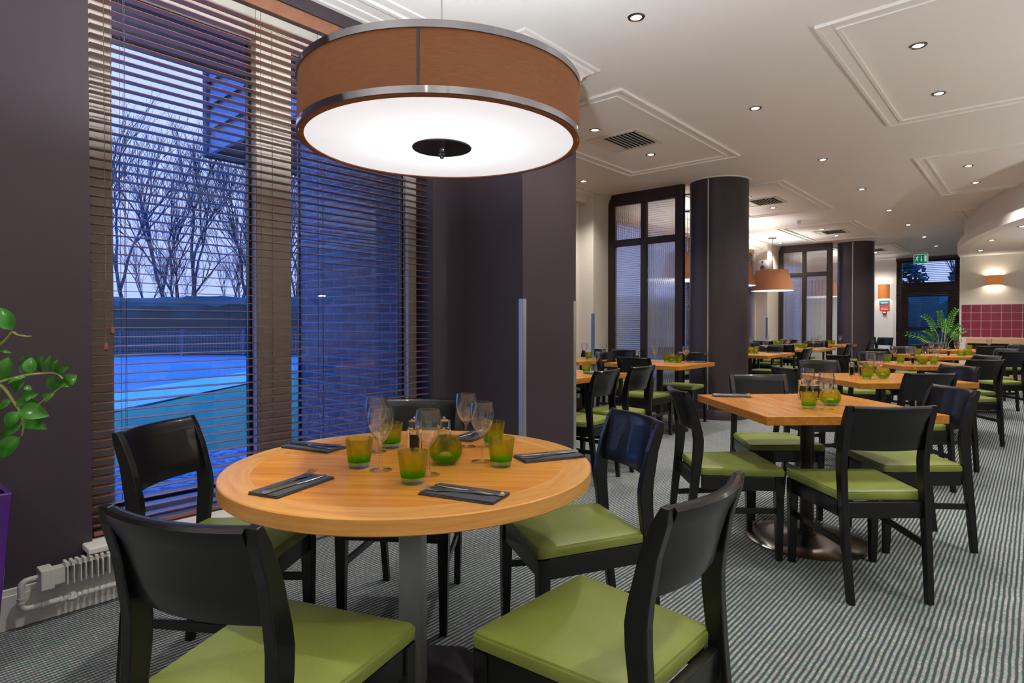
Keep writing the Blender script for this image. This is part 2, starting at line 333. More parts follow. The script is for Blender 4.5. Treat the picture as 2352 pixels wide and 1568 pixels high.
# skirting
sk = MB(); sk.box(-3.03, -3.012, -3.1, 2.95, 0, .15); sk.box(-3.012, -3.004, -3.1, 2.95, 0, .128)
struct('baseboard_left', sk, 'white_paint')
sk = MB(); sk.box(-4.85, -4.83, 3.54, 6.95, 0, .15); sk.box(-4.85, -4.83, 7.42, 14, 0, .15); sk.box(-4.4, -2.77, 18.28, 18.3, 0, .15)
struct('baseboard_far', sk, 'cream')
# steel corner guards
def guard(label, x, y, sx_, sy_, z1=1.35, m='trim_metal'):
    g = MB(); g.box(min(x, x-sx_*.032), max(x, x-sx_*.032), min(y, y+sy_*.003), max(y, y+sy_*.003), .15, z1)
    g.box(min(x, x+sx_*.003), max(x, x+sx_*.003), min(y, y-sy_*.032), max(y, y-sy_*.032), .15, z1)
    tag(g.build('corner_guard', m), label, 'corner guard', 'steel strips protecting wall corners')
guard('steel guard strip on the near corner of the plum pier behind the round table', -2.49, 2.95, 1, -1)
guard('steel guard strip on the far corner of the plum pier', -2.49, 3.54, 1, 1)
guard('bluish guard strip on the white pilaster corner beside the nearer glazed screen', -4.6, 6.95, 1, -1, 1.33, 'edge_blue')
guard('guard strip on the white pilaster corner beside the farther glazed screen', -4.6, 14.0, 1, -1, 1.33, 'edge_blue')
# columns
def column(label, x, y):
    t = thing('round_column', label, 'column', (x, y, 0), 0, 'round plum columns')
    MB().lathe([(.36, 0), (.36, H)], 64).build('shaft', 'column_plum', t)
    MB().lathe([(.368, 0), (.368, .11), (.362, .12), (.36, .12)], 64).build('plinth', 'column_plum', t)
    MB().lathe([(.36, H-.012), (.385, H-.010), (.39, H-.001)], 64).build('collar', 'white_paint', t)
    for a in (-88, 92):
        M = Matrix.Rotation(R(a), 4, 'Z'); MB().box(.357, .3635, -.008, .008, .12, H-.02, M).build('seam_strip', 'trim_metal', t)
column('dark plum round column rising from the carpet, nearer of the two', -3.09, 7.56)
column('dark plum round column near the far end, smaller in view', -3.07, 15.15)
# ================================================================ near window, blind, sill
win = sroot('window_1')
f = MB(); X0, X1 = -3.30, -3.20
f.box(X0, X1, .742, .874, .235, 2.9); f.box(X0, X1, 1.545, 1.748, .235, 2.9); f.box(X0, X1, 2.592, 2.664, .235, 2.9)
for a, b in ((.874, 1.545), (1.748, 2.592)): f.box(X0, X1, a, b, 2.74, 2.9); f.box(X0, X1, a, b, .235, .33)
fr = struct('window_frame', f, 'cream', win, bevel=.004)
g = MB(); g.box(X1, X1+.012, 1.635, 1.66, .33, 2.84); g.box(X1, X1+.012, 1.56, 1.748, 2.80, 2.815)
struct('cover_strip', g, 'cream', fr)
f = MB()
for a, b in ((.874, 1.545), (1.748, 2.592)):
    f.box(X0+.01, X1-.05, a, a+.012, .33, 2.74); f.box(X0+.01, X1-.05, b-.016, b, .33, 2.74); f.box(X0+.01, X1-.05, a+.012, b-.016, .33, .36); f.box(X0+.01, X1-.05, a+.012, b-.016, 2.715, 2.74)
struct('sash', f, 'frame_black', win, bevel=.003)
for a, b in ((.886, 1.529), (1.760, 2.576)): struct('pane', MB().box(-3.272, -3.268, a, b, .36, 2.715), 'window_glass', win)
s = MB(); s.box(-3.2, -2.935, .705, 2.70, .235, .262); struct('window_sill', s, 'white_paint', win, bevel=.006)
def blind(name, label, x, y0, y1, z0, z1, sp, wid=.05, m='slat', cords=(), axis='y', rail=True, tilt=0.0, group=None):
    """slats run along y (axis='y', hung at x) or along x (axis='x', hung at y=x)"""
    t = thing(name, label, 'window blind', (x, (y0+y1)/2, z0) if axis == 'y' else ((y0+y1)/2, x, z0), 0 if axis == 'y' else R(-90), group)
    h = (y1-y0)/2; s_ = MB(); n = int((z1-.075-z0-.03)/sp)
    for i in range(n):
        z = .045+i*sp; M = Matrix.Translation((0, 0, z)) @ Matrix.Rotation(tilt, 4, 'Y'); s_.box(-wid/2, wid/2, -h, h, -.0014, .0014, M)
    s_.build('slats', m, t)
    b = MB().box(-.026, .026, -h, h, 0, .018); b.build('bottom_rail', m, t, bevel=.003)
    Z = z1-z0
    MB().box(-.03, .025, -h, h, Z-.06, Z-.006).build('head_rail', 'slat_dark', t)
    MB().box(.027, .036, -h, h, Z-.072, Z).build('valance', 'valance' if m == 'slat' else m, t, bevel=.002)
    for c in cords:
        k = MB()
        for dx in (-.027, .027): k.box(dx-.0008, dx+.0008, c-.0008-(y0+y1)/2, c+.0008-(y0+y1)/2, .0, Z-.06)
        k.box(-.0008, .0008, c+.012-(y0+y1)/2, c+.014-(y0+y1)/2, .0, Z-.06)
        k.build('ladder_cord', 'cord', t)
    return t
bl = blind('venetian_blind', 'brown wooden venetian blind across the big near window', -3.075, .752, 2.648, .272, 2.898, .0407, .050, cords=(.875, 1.50, 1.86, 2.45), tilt=R(2))
for yy, zz in ((.80, 1.10), (.825, 1.17)):
    k = MB(); k.tube([(.032, yy-1.7, 2.55), (.034, yy-1.7, zz-.272)], .0014, 6); cd = k.build('pull_cord', 'cord', bl)
    MB().lathe([(.002, 0), (.010, .008), (.011, .020), (.006, .034), (.002, .036)], 12, (.034, yy-1.7)).build('tassel', 'slat', cd, loc=(0, 0, zz-.272-.03))
# far bay windows and blinds
names = ['nearest far bay behind the pier', 'far bay seen past the nearer column', 'far bay next to the second glazed screen', 'last bay before the end wall']
for i, (a, b) in enumerate(openings):
    w_ = sroot('window_%d' % (i+2)); f = MB(); mid = (a+b)/2
    for y0, y1 in ((a, a+.08), (b-.08, b), (mid-.06, mid+.06)): f.box(-5.08, -4.98, y0, y1, .25, 2.86)
    for y0, y1 in ((a+.08, mid-.06), (mid+.06, b-.08)): f.box(-5.08, -4.98, y0, y1, .25, .33); f.box(-5.08, -4.98, y0, y1, 2.78, 2.86)
    struct('window_frame', f, 'cream', w_)
    for y0, y1 in ((a+.08, mid-.06), (mid+.06, b-.08)): struct('pane', MB().box(-5.04, -5.036, y0, y1, .33, 2.78), 'window_glass', w_)
    struct('window_sill', MB().box(-5.0, -4.80, a, b, .25, .275), 'white_paint', w_)
    blind('venetian_blind', 'brown venetian blind on the window of the '+names[i], -4.90, a+.02, b-.01, .28, 2.85, .0407, .048)
# end door window
d = sroot('door_1'); f = MB()
f.box(-2.77, -2.66, 18.36, 18.46, 0, 2.84); f.box(-1.55, -1.44, 18.36, 18.46, 0, 2.84); f.box(-1.28, -1.2, 18.36, 18.46, 0, 2.84)
f.box(-2.66, -1.28, 18.36, 18.46, 2.76, 2.84); f.box(-2.66, -1.55, 18.36, 18.46, 2.02, 2.24)
struct('door_frame', f, 'frame_dark', d)
f = MB(); f.box(-2.66, -2.52, 18.38, 18.44, 0, 2.02); f.box(-1.69, -1.55, 18.38, 18.44, 0, 2.02); f.box(-2.52, -1.69, 18.38, 18.44, 1.88, 2.02); f.box(-2.52, -1.69, 18.38, 18.44, 0, .22); f.box(-2.52, -1.69, 18.38, 18.44, 1.0, 1.1)
lf = struct('door_leaf', f, 'frame_dark', d)
k = MB().tube([(-2.60, 18.37, 1.0), (-2.60, 18.33, 1.0), (-2.48, 18.33, 1.0)], .01); struct('door_handle', k, 'steel', lf)
k = MB(); k.box(-2.66, -1.55, 18.40, 18.404, 2.24, 2.76); k.box(-1.44, -1.28, 18.40, 18.404, 0, 2.76); k.box(-2.52, -1.69, 18.40, 18.404, .22, 1.88); struct('pane', k, 'window_glass', d)
blind('venetian_blind', 'dark brown venetian blind over the glazed door at the far end', 18.20, -2.76, -1.21, .02, 2.86, .045, .038, 'slat_dark', axis='x', tilt=R(-12))
# ================================================================ glazed screens
def screen(label, x0, x1, y):
    t = thing('glazed_screen', label, 'partition screen', (x0, y, 0), 0, 'dark framed reeded glass screens'); W = x1-x0; f = MB()
    f.prism([(0, 0), (.10, 0), (.10, H-.002), (.10, H-.002), (.06, H-.002), (0, H-.12)], 'y', -.035, .035)
    m0, m1 = W*.49-.04, W*.49+.04; f.box(W-.11, W, -.035, .035, 0, H-.002); f.box(m0, m1, -.035, .035, 0, H-.16)
    f.box(.10, W-.11, -.035, .035, H-.16, H-.002)
    for a, b in ((.10, m0), (m1, W-.11)): f.box(a, b, -.035, .035, 2.27, 2.36); f.box(a, b, -.035, .035, 0, .16)
    f.build('frame', 'frame_dark', t, bevel=.004)
    for (a, b, z0, z1, mt) in ((.10, m0, 2.36, H-.16, 'reed_v'), (m1, W-.11, 2.36, H-.16, 'reed_h'), (.10, m0, .16, 2.27, 'reed_h'), (m1, W-.11, .16, 2.27, 'reed_v')):
        MB().box(a, b, -.004, .004, z0, z1).build('reeded_pane', mt, t)
    return t
screen('tall dark framed screen of four reeded panes beside the nearer column', -4.6, -3.47, 7.36)
screen('tall dark framed reeded glass screen beside the farther column', -4.6, -3.46, 14.8)
# ================================================================ curved bulkhead, tiled wall, banquette
CX, CY = 11.33, 14.75
def arc(rad, a0, a1, n): return [(CX-rad*math.cos(a0+(a1-a0)*i/n), CY-rad*math.sin(a0+(a1-a0)*i/n)) for i in range(n+1)]
AE = R(56)
def ring_wall(rad, th, z0, z1, seg=72):
    m = MB(); A = arc(rad, 0, AE, seg); B = arc(rad-th, 0, AE, seg)
    m.loft([[(a[0], a[1], z0), (a[0], a[1], z1), (b[0], b[1], z1), (b[0], b[1], z0)] for a, b in zip(A, B)], sm=True); return m
struct('trim_20', ring_wall(12.40, .05, 2.62, H-.001), 'white_paint').data.shade_flat()
bk = ring_wall(12.5, .16, 2.5, 2.63); o = struct('trim_21', bk, 'white_paint'); o.data.shade_flat()
m = MB(); A = [p for p in arc(12.36, 0, AE, 60)]
m.loft([[(p[0], p[1], 2.505), (p[0], p[1], 2.56)] for p in A]+[[(4.5, 4.5, 2.505), (4.5, 4.5, 2.56)]], cap=False, closed=False)
n = len(A); m.add([(p[0], p[1], 2.505) for p in A]+[(4.5, A[-1][1], 2.505), (4.5, 14.75, 2.505)], [tuple(range(n+2))])
struct('ceiling_lowered', m, 'ceiling')
tl = MB()
for i in range(37):
    for j in range(4):
        x = -1.135+i*.153; z = .93+j*.158; tl.box(x, x+.147, 14.743, 14.75, z, z+.152)
o = tag(tl.build('wall_tiles', 'tile', bevel=.0015, seg=1), 'four rows of square plum red tiles on the cream wall above the bench', 'tiles')
MB().box(-1.15, 4.5, 14.746, 14.7499, .92, 1.57).build('grout', 'grout', o)
bq = thing('banquette', 'brown upholstered bench with pale wood cap below the red tiles', 'bench', (-1.05, 14.74, 0))
MB().box(0, 5.5, -.18, 0, .81, .915).build('wood_cap', 'light_wood', bq, bevel=.006)
MB().box(0.02, 5.5, -.12, -.005, .12, .81).build('back_panel', 'upholstery', bq)
q = MB(); [q.box(.06+i*.62, .06+i*.62+.6, -.62, -.13, .36, .47) for i in range(8)]; q.build('seat_cushion', 'upholstery', bq, bevel=.03, seg=3)
MB().box(0.05, 5.5, -.58, -.12, .10, .36).build('plinth_panel', 'light_wood', bq); MB().box(.08, 5.5, -.52, -.12, 0, .10).build('kick_board', 'black_wood', bq)
# ================================================================ ceiling fittings
def spot(x, y, z, e=E_DOWN, size=125, parent=None):
    l = bpy.data.lights.new('downlight_beam', 'SPOT'); l.energy = e; l.color = (1, .93, .84); l.spot_size = R(size); l.spot_blend = .9; l.shadow_soft_size = .035
    o = bpy.data.objects.new('downlight_beam', l); COL.objects.link(o); o.location = (0, 0, -.03)
    if parent: o.parent = parent
    return o
def make_downlight():
    t = thing('downlight', 'x', 'ceiling light')
    MB().lathe([(.030, -.001), (.034, -.006), (.046, -.007), (.052, -.001)], 32).build('trim_ring', 'chrome', t)
    MB().lathe([(.0305, -.003), (.028, -.0045), (.012, -.009), (.0005, -.0095)], 24).build('bulb', 'bulb', t)
    spot(0, 0, 0, parent=t); return t
dl = make_downlight()
ordn = ['nearest the camera', 'next after the nearest', 'third going away', 'fourth going away', 'fifth going away', 'sixth going away', 'seventh going away', 'farthest']
GD = 'recessed ceiling downlights'
def downlight(x, y, z, label): return place(dl, 'dl', (x, y, z), 0, label, GD)
for i, yy in enumerate((3.17, 5.16, 7.26, 9.2, 11.2, 13.07, 15.1, 17.05)): downlight(-1.8, yy, H, 'downlight in the long middle ceiling row, '+ordn[i])
for k, yy in enumerate((4.70, 5.78)):
    downlight(-.6, yy, H, 'downlight inside the big right-hand ceiling rectangle, '+('nearer' if k == 0 else 'farther')+' of its pair')
    downlight(-.615, yy+3.95, H, 'downlight inside the ceiling rectangle cut by the curved bulkhead, '+('nearer' if k == 0 else 'farther')+' of its pair')
    for r_, nm in enumerate(('nearest vent', 'vent beyond the nearer column', 'vent before the farther column', 'last vent before the end wall')):
        downlight(-3.13, 4.75+1.08*k+3.93*r_, H, 'downlight on the '+('near' if k == 0 else 'far')+' side of the '+nm)
downlight(-4.36, 6.36, H, 'single downlight in the corner between pier and nearer glazed screen')
downlight(-4.37, 14.14, H, 'single downlight above the corner of the farther glazed screen')
for x, yy, nm in ((-.17, 10.65, 'nearest'), (-.56, 12.1, 'middle'), (-.785, 13.64, 'farthest')): downlight(x, yy, 2.505, 'downlight set in the lowered curved ceiling, %s of three' % nm)
for x, yy, nm in ((-1.8, 1.0, 'above the round table side, before the middle row'), (-1.8, -1.4, 'far behind the camera on the window side'), (.6, -1.4, 'behind the camera'), (.6, 1.2, 'just right of the camera'), (2.2, 0, 'to the right of the camera'), (2.2, 2.6, 'right of the picture, near'), (2.2, 5.2, 'right of the picture, far'), (3.6, -1.5, 'in the back right corner'), (.6, 3.2, 'right of the big ceiling rectangle'), (3.6, 3, 'by the right wall')): downlight(x, yy, H, 'added fill downlight out of view '+nm)  # extra downlights added out of view to brighten floor and ceiling
def make_vent():
    t = thing('ceiling_vent', 'x', 'air vent'); f = MB(); a = .275; b = .235
    for x0, x1, y0, y1 in ((-a, a, -a, -b), (-a, a, b, a), (-a, -b, -b, b), (b, a, -b, b)): f.box(x0, x1, y0, y1, -.010, -.001)
    f.box(-b, -b+.10, -b, b, -.006, -.002)
    f.build('frame', 'vent_white', t, bevel=.002); MB().box(-b, b, -b, b, -.0016, -.0010).build('duct', 'vent_inside', t)
    q = MB()
    for i in range(9):
        x = -b+.125+i*.0425; M = Matrix.Translation((x, 0, -.010)) @ Matrix.Rotation(R(50), 4, 'Y'); q.box(-.013, .013, -b, b, -.0012, .0012, M)
    q.build('louvres', 'vent_white', t); return t
vt = make_vent()
for yy, lb in ((5.24, 'square louvred ceiling vent in the nearest ceiling rectangle'), (9.17, 'square louvred ceiling vent just past the nearer column'), (13.09, 'square louvred vent above the farther glazed screen'), (17.0, 'small looking ceiling vent right of the farther column')):
    place(vt, 'vent', (-3.09, yy, H), 0, lb, 'square ceiling vents')
t = thing('smoke_detector', 'white dome smoke detector on the ceiling between two vents', 'smoke detector', (-3.2, 11.3, H))
MB().lathe([(.055, -.001), (.055, -.02), (.05, -.03)], 24).build('base', 'plastic_white', t); MB().lathe([(.045, -.03), (.045, -.06), (.03, -.075), (.0005, -.08)], 24).build('sensor_dome', 'plastic_white', t)
# exit sign
t = thing('exit_sign', 'green running man exit sign with down arrow hanging above the end door', 'exit sign', (-2.16, 17.6, H), R(-8))
MB().box(-.16, .16, -.035, .035, -.10, -.001).build('housing', 'plastic_white', t, bevel=.01)
MB().box(-.15, .15, -.006, .006, -.35, -.12).build('sign_plate', 'sign_white', t)
gp = MB().box(-.14, .14, -.0085, -.0065, -.34, -.13).build('green_panel', 'sign_green', t)
q = MB(); yb = -.0105
def flat(mb, pts, y0=yb, y1=-.0086): mb.prism(pts, 'y', y0, y1)
flat(q, [(-.072, -.162), (-.060, -.155), (-.052, -.165), (-.062, -.175)])
flat(q, [(-.105, -.185), (-.065, -.175), (-.055, -.185), (-.080, -.235), (-.092, -.235), (-.085, -.20), (-.11, -.20)])
flat(q, [(-.065, -.178), (-.035, -.19), (-.040, -.20), (-.068, -.192)]); flat(q, [(-.090, -.228), (-.078, -.222), (-.095, -.265), (-.125, -.262), (-.125, -.252), (-.103, -.252)])
flat(q, [(-.082, -.225), (-.072, -.215), (-.055, -.245), (-.062, -.285), (-.074, -.285), (-.070, -.25)])
flat(q, [(.004, -.165), (.020, -.165), (.020, -.25), (.036, -.25), (.012, -.30), (-.012, -.25), (.004, -.25)]); flat(q, [(.075, -.155), (.120, -.155), (.120, -.305), (.075, -.305)])
q.build('pictogram', 'sign_white', t)
# ================================================================ lamps
def ring_band(r, z0, z1, th=.004): return MB().lathe([(r, z0), (r+th, z0), (r+th, z1), (r, z1), (r, z0)], 96)
def point(e, loc, rad, parent, col=(1, .97, .92)):
    l = bpy.data.lights.new('lamp_bulb', 'POINT'); l.energy = e; l.color = col; l.shadow_soft_size = rad; o = bpy.data.objects.new('lamp_bulb', l); COL.objects.link(o); o.location = loc; o.parent = parent; return o
t = thing('pendant_lamp', 'large brown drum pendant lamp with chrome bands hanging over the round table', 'pendant lamp', (-1.515, 1.372, 1.79))
RL = .46
MB().lathe([(RL, .0), (RL, .19), (RL-.004, .19), (RL-.004, 0), (RL, 0)], 96).build('lamp_shade', 'fabric', t)
MB().box(RL-.002, RL+.0012, -.004, .004, .019, .170, Matrix.Rotation(R(-49.8), 4, 'Z')).build('seam', 'cord', t)
ring_band(RL, .0, .019).build('lower_band', 'chrome', t); ring_band(RL, .170, .190).build('upper_band', 'chrome', t)
MB().lathe([(RL-.0045, .002), (RL-.0045, -.003), (RL-.020, -.003), (RL-.020, .006)], 96).build('rim', 'fabric', t)
MB().lathe([(RL-.020, .001), (.09, .001), (.0005, .001)], 96).build('diffuser', 'diffuser', t)
# inner reflector plate above diffuser and bulbs shining upward
q = MB(); [q.box(-.006, .006, -RL+.01, RL-.01, .10, .112, Matrix.Rotation(R(a), 4, 'Z')) for a in (20, 80, 140)]; q.build('spokes', 'steel', t)
dc = MB().lathe([(.0005, -.012), (.098, -.012), (.100, -.009), (.098, -.006), (.0005, -.006)], 48).build('centre_disc', 'dark_steel', t)
q = MB(); q.lathe([(.0005, -.045), (.006, -.044), (.008, -.038), (.004, -.034), (.012, -.030), (.012, -.026), (.006, -.022), (.009, -.014), (.009, -.012)], 16); q.build('finial', 'chrome', dc)
MB().tube([(0, 0, .11), (0, 0, 1.205)], .0025, 8).build('suspension_wire', 'steel', t)
MB().lathe([(.06, 1.209), (.06, 1.19), (.0005, 1.185)], 32).build('ceiling_rose', 'chrome', t)
MB().lathe([(.0005, .075), (.05, .07), (.05, .05), (.0005, .045)], 16).build('bulb', 'bulb', t)
point(165, (0, 0, .13), .10, t, (.92, .96, 1)); 

m = MATS['diffuser']; t_ = m.node_tree; tb = t_.nodes['Principled BSDF']; tl2 = t_.nodes.new('ShaderNodeBsdfTranslucent'); tl2.inputs[0].default_value = (.9, .92, .95, 1); ad = t_.nodes.new('ShaderNodeMixShader'); ad.inputs[0].default_value = .025
t_.links.new(tb.outputs[0], ad.inputs[1]); t_.links.new(tl2.outputs[0], ad.inputs[2]); t_.links.new(ad.outputs[0], t_.nodes['Material Output'].inputs[0])
def make_pendant():
    t = thing('pendant_lamp', 'x', 'pendant lamp')
    MB().lathe([(.42, 0), (.315, .43), (.311, .43), (.416, 0)], 64).build('lamp_shade', 'fabric', t)
    MB().lathe([(.414, .012), (.0005, .012)], 64).build('diffuser', 'pendant_diffuser', t)
    MB().lathe([(.421, -.002), (.421, .008), (.412, .008), (.412, -.002), (.421, -.002)], 64).build('rim', 'white_paint', t)
    q = MB(); [q.box(-.003, .003, -.3, .3, .40, .406, Matrix.Rotation(R(a), 4, 'Z')) for a in (0, 60, 120)]; q.build('spokes', 'steel', t)
    MB().tube([(0, 0, .40), (0, 0, 1.11)], .006, 8).build('rod', 'steel', t); MB().lathe([(.085, 1.119), (.085, 1.10), (.03, 1.09), (.0005, 1.09)], 32).build('ceiling_rose', 'chrome', t)
    point(75, (0, 0, .20), .10, t); return t
pd = make_pendant()
for (x, yy, lb) in ((-4.23, 9.1, 'brown tapered pendant lamp half hidden by the nearer glazed screen'), (-4.23, 10.95, 'brown tapered pendant lamp just right of the nearer column'), (-4.23, 13.16, 'brown tapered pendant lamp with visible ceiling rose beside the loudspeaker'), (-4.23, 17.0, 'brown tapered pendant lamp behind the farther glazed screen')):
    place(pd, 'pend', (x, yy, 1.88), 0, lb, 'brown tapered pendant lamps along the windows')
for x, yy, nm in ((1.4, -.9, "behind the camera"), (3.0, 1.6, "at the right of the camera"), (2.4, 7.2, "right of the picture by the curved ceiling")): place(pd, "pend", (x, yy, 1.88), 0, "added brown fill pendant "+nm, "brown pendant lamps added out of the picture as fill")  # unseen pendants, added so their uplight lifts the ceiling
def make_fill_uplighter():  # invented fill lamp that throws light up at the ceiling
    t = thing('fill_uplighter', 'x', 'added fill lamp'); MB().lathe([(.0005, .03), (.15, .02), (.16, 0)], 32).build('base', 'steel', t); MB().lathe([(.014, .03), (.014, 1.45)], 16).build('pole', 'steel', t)
    MB().lathe([(.014, 1.43), (.10, 1.47), (.22, 1.60), (.215, 1.60), (.09, 1.475), (.0005, 1.45)], 40).build('bowl_shade', 'chrome', t); point(78, (0, 0, 1.55), .08, t, (1, .95, .89)); return t
ul = make_fill_uplighter()
for x, yy, nm in ((1.9, 1.7, 'nearest the camera'), (1.7, 5.0, 'beyond the nearest one'), (1.6, 8.2, 'in the middle of the room'), (1.4, 11.6, 'before the red tiled wall'), (-.9, -1.9, 'behind the camera')): place(ul, 'ul', (x, yy, 0), 0, 'added steel fill uplighter outside the picture, '+nm, 'added fill uplighters outside the picture')  # added out of view only to brighten the ceiling
def sconce(label, x, y, z0, z1, hw):
    t = thing('wall_lamp', label, 'wall lamp', (x, y, (z0+z1)/2), 0, 'orange half drum wall lamps'); h = (z1-z0)/2
    P = [(hw*math.cos(a), -.002-.118*math.sin(a)) for a in [PI*i/16 for i in range(17)]]
    m = bpy.data.materials.get('sconce_fabric') or mat('sconce_fabric', (.50, .18, .05), .8, emis=(1, .33, .07), es=.22)
    s_ = MB(); s_.loft([[(p[0], p[1], -h) for p in P], [(p[0], p[1], h) for p in P]], cap=False, closed=False, sm=True); s_.build('lamp_shade', m, t)
    MB().box(-hw*.8, hw*.8, -.02, -.001, -h*.8, h*.8).build('back_plate', 'steel', t)
    for z in (h*.5, -h*.5): point(5, (0, -.06, z), .02, t, (1, .90, .76))
    MB().tube([(0, -.05, -.04), (0, -.05, .04)], .012, 10).build('bulb', emit('sconce_bulb', (1, .9, .75), 6) if 'sconce_bulb' not in MATS else 'sconce_bulb', t)
sconce('orange half drum wall lamp above the small red notice', -3.05, 18.3, 1.84, 2.22, .13)
sconce('orange half drum wall lamp above the red tiles', -.64, 14.75, 1.925, 2.115, .125)
def sign(name, label, cat, x, z0, z1, hw, base, bar, lines):
    t = thing(name, label, cat, (x, 18.298, z0)); MB().box(-hw, hw, -.006, 0, 0, z1-z0).build('plate', base, t)
    q = MB(); [q.box(-hw*.8, hw*.8*(1-.25*(i % 2)), -.008, -.006, (z1-z0)*(.2+.24*i), (z1-z0)*(.2+.24*i)+.008) for i in range(lines)]; q.build('lettering', bar, t)
sign('notice', 'small blue and white notice under the far wall lamp', 'notice', -3.03, 1.70, 1.80, .11, 'blue_sign', 'sign_white', 2)
sign('notice', 'small red fire notice under the blue notice on the far wall', 'notice', -3.03, 1.53, 1.665, .11, 'red', 'sign_white', 3)
t = thing('fire_call_point', 'red square fire alarm call point under the red notice', 'fire alarm', (-3.028, 18.298, 1.44)); MB().box(-.045, .045, -.04, 0, 0, .085).build('housing', 'red', t, bevel=.006); MB().box(-.028, .028, -.043, -.04, .03, .06).build('glass_plate', 'sign_white', t)
# loudspeaker
t = thing('loudspeaker', 'white loudspeaker bracketed on the pilaster behind a pendant lamp', 'loudspeaker', (-4.58, 13.85, 2.33), R(-25))
MB().prism([(-.12, 0), (.12, 0), (.15, .08), (.13, .28), (-.13, .28), (-.15, .08)], 'y', -.10, .08).build('cabinet', 'plastic_white', t, bevel=.02)
MB().lathe([(.0005, 0), (.03, 0), (.055, .010), (.06, .014)], 24).build('woofer', 'grille_black', t, loc=(0, -.101, .10)).rotation_euler = (R(90), 0, 0)
MB().lathe([(.0005, 0), (.02, 0), (.03, .01)], 16).build('tweeter', 'grille_black', t, loc=(0, -.101, .225)).rotation_euler = (R(90), 0, 0)
MB().box(-.02, .02, .08, .16, .1, .14).build('bracket', 'steel', t)
# ================================================================ chair
def make_chair():
    t = thing('dining_chair', 'x', 'chair')
    s_ = MB()
    def ring(w0, w1, y0, y1, z, r=.016):
        P = []
        for (cx_, cy_, a0) in ((w1-r, y1-r, 0), (-(w1-r), y1-r, 90), (-(w0-r), y0+r, 180), (w0-r, y0+r, 270)):
            for k in range(4): a = R(a0+30*k); P.append((cx_+r*math.cos(a), cy_+r*math.sin(a), z))
        return P
    s_.loft([ring(.182, .217, -.190, .212, .421), ring(.187, .223, -.196, .219, .426), ring(.188, .225, -.197, .221, .449), ring(.186, .223, -.195, .219, .4530), ring(.184, .221, -.193, .217, .4535), ring(.182, .219, -.191, .215, .4595), ring(.172, .208, -.18, .205, .4635), ring(.09, .11, -.10, .12, .4665)], sm=True)
    s_.build('seat', 'leather', t)
    path = [(-.262, 0, .030), (-.238, .22, .036), (-.213, .44, .044), (-.203, .55, .050), (-.202, .60, .051), (-.207, .64, .049), (-.228, .74, .040), (-.252, .81, .034), (-.262, .836, .032)]
    for sx_ in (1, -1):
        P = [(y-w_/2, z) for y, z, w_ in path]+[(y+w_/2, z) for y, z, w_ in reversed(path)]
        P[len(path)-1] = (path[-1][0]-.011, .843); P[len(path)] = (path[-1][0]+.006, .846)
        L = [[(sx_*(.1905-.010*(z < .3)*(1-z/.3)), y, z) for y, z in P], [(sx_*(.163-.010*(z < .3)*(1-z/.3)), y, z) for y, z in P]]
        MB().loft(L).build('leg', 'black_wood', t, bevel=.003)
    for sx_ in (1, -1):
        x = sx_*.202; L = []
        for z, h, y in ((.0, .014, .196), (.36, .021, .192), (.420, .021, .192)):
            L.append([(x-h*(1 if sx_ > 0 else 1), y-h, z), (x+h, y-h, z), (x+h, y+h, z), (x-h, y+h, z)])
        MB().loft(L).build('leg', 'black_wood', t, bevel=.002)
    f = MB(); f.box(-.181, .181, .180, .206, .352, .421); f.box(-.163, .163, -.222, -.196, .352, .421)
    for sx_ in (1, -1): f.loft([[(sx_*.186, -.185, z) for z in (.352, .421)]+[(sx_*.164, -.185, z) for z in (.421, .352)], [(sx_*.216, .172, z) for z in (.352, .421)]+[(sx_*.192, .172, z) for z in (.421, .352)]])
    f.build('seat_frame', 'black_wood', t, bevel=.002)
    for sx_ in (1, -1): MB().loft([[(sx_*.182, -.215, z) for z in (.226, .256)]+[(sx_*.168, -.215, z) for z in (.256, .226)], [(sx_*.209, .178, z) for z in (.236, .264)]+[(sx_*.196, .178, z) for z in (.264, .236)]]).build('stretcher', 'black_wood', t, bevel=.002)
    b = MB(); L = []
    def yc(z):
        for (y0, z0, _), (y1, z1, _) in zip(path, path[1:]):
            if z0 <= z <= z1: return y0+(y1-y0)*(z-z0)/(z1-z0)
        return path[-1][0]
    prof = [(.646, .004), (.650, .006), (.70, .0065), (.77, .009), (.800, .0145), (.820, .018), (.834, .0165), (.841, .011), (.843, .004)]
    for i in range(17):
        x = -.164+.328*i/16; bow = .030*(1-(x/.164)**2)
        L.append([(x, yc(z)-bow-h, z) for z, h in prof]+[(x, yc(z)-bow+h*.9, z) for z, h in reversed(prof)])
    b.loft(L, sm=True); o = b.build('backrest', 'black_wood', t); md = o.modifiers.new('es', 'EDGE_SPLIT'); md.split_angle = R(50)
    return t
CH = make_chair()
def chair(x, y, deg, label, group): return place(CH, 'chair', (x, y, 0), R(deg), 'black green-seated chair, '+label, group)
G1 = 'chairs around the round table'
for c in ((-1.264, .66, 21.3, 'in the left foreground with its back to the camera'), (-.786, 1.224, 89.5, 'large in the right foreground, seen from behind at an angle'), (-1.290, 1.81, 149, 'right of the round table with blue light on its back'), (-2.085, .903, 304, 'left of the round table beside the blind'), (-1.98, 1.59, 215.4, 'behind the round table, its back against the window')): chair(*c, G1)
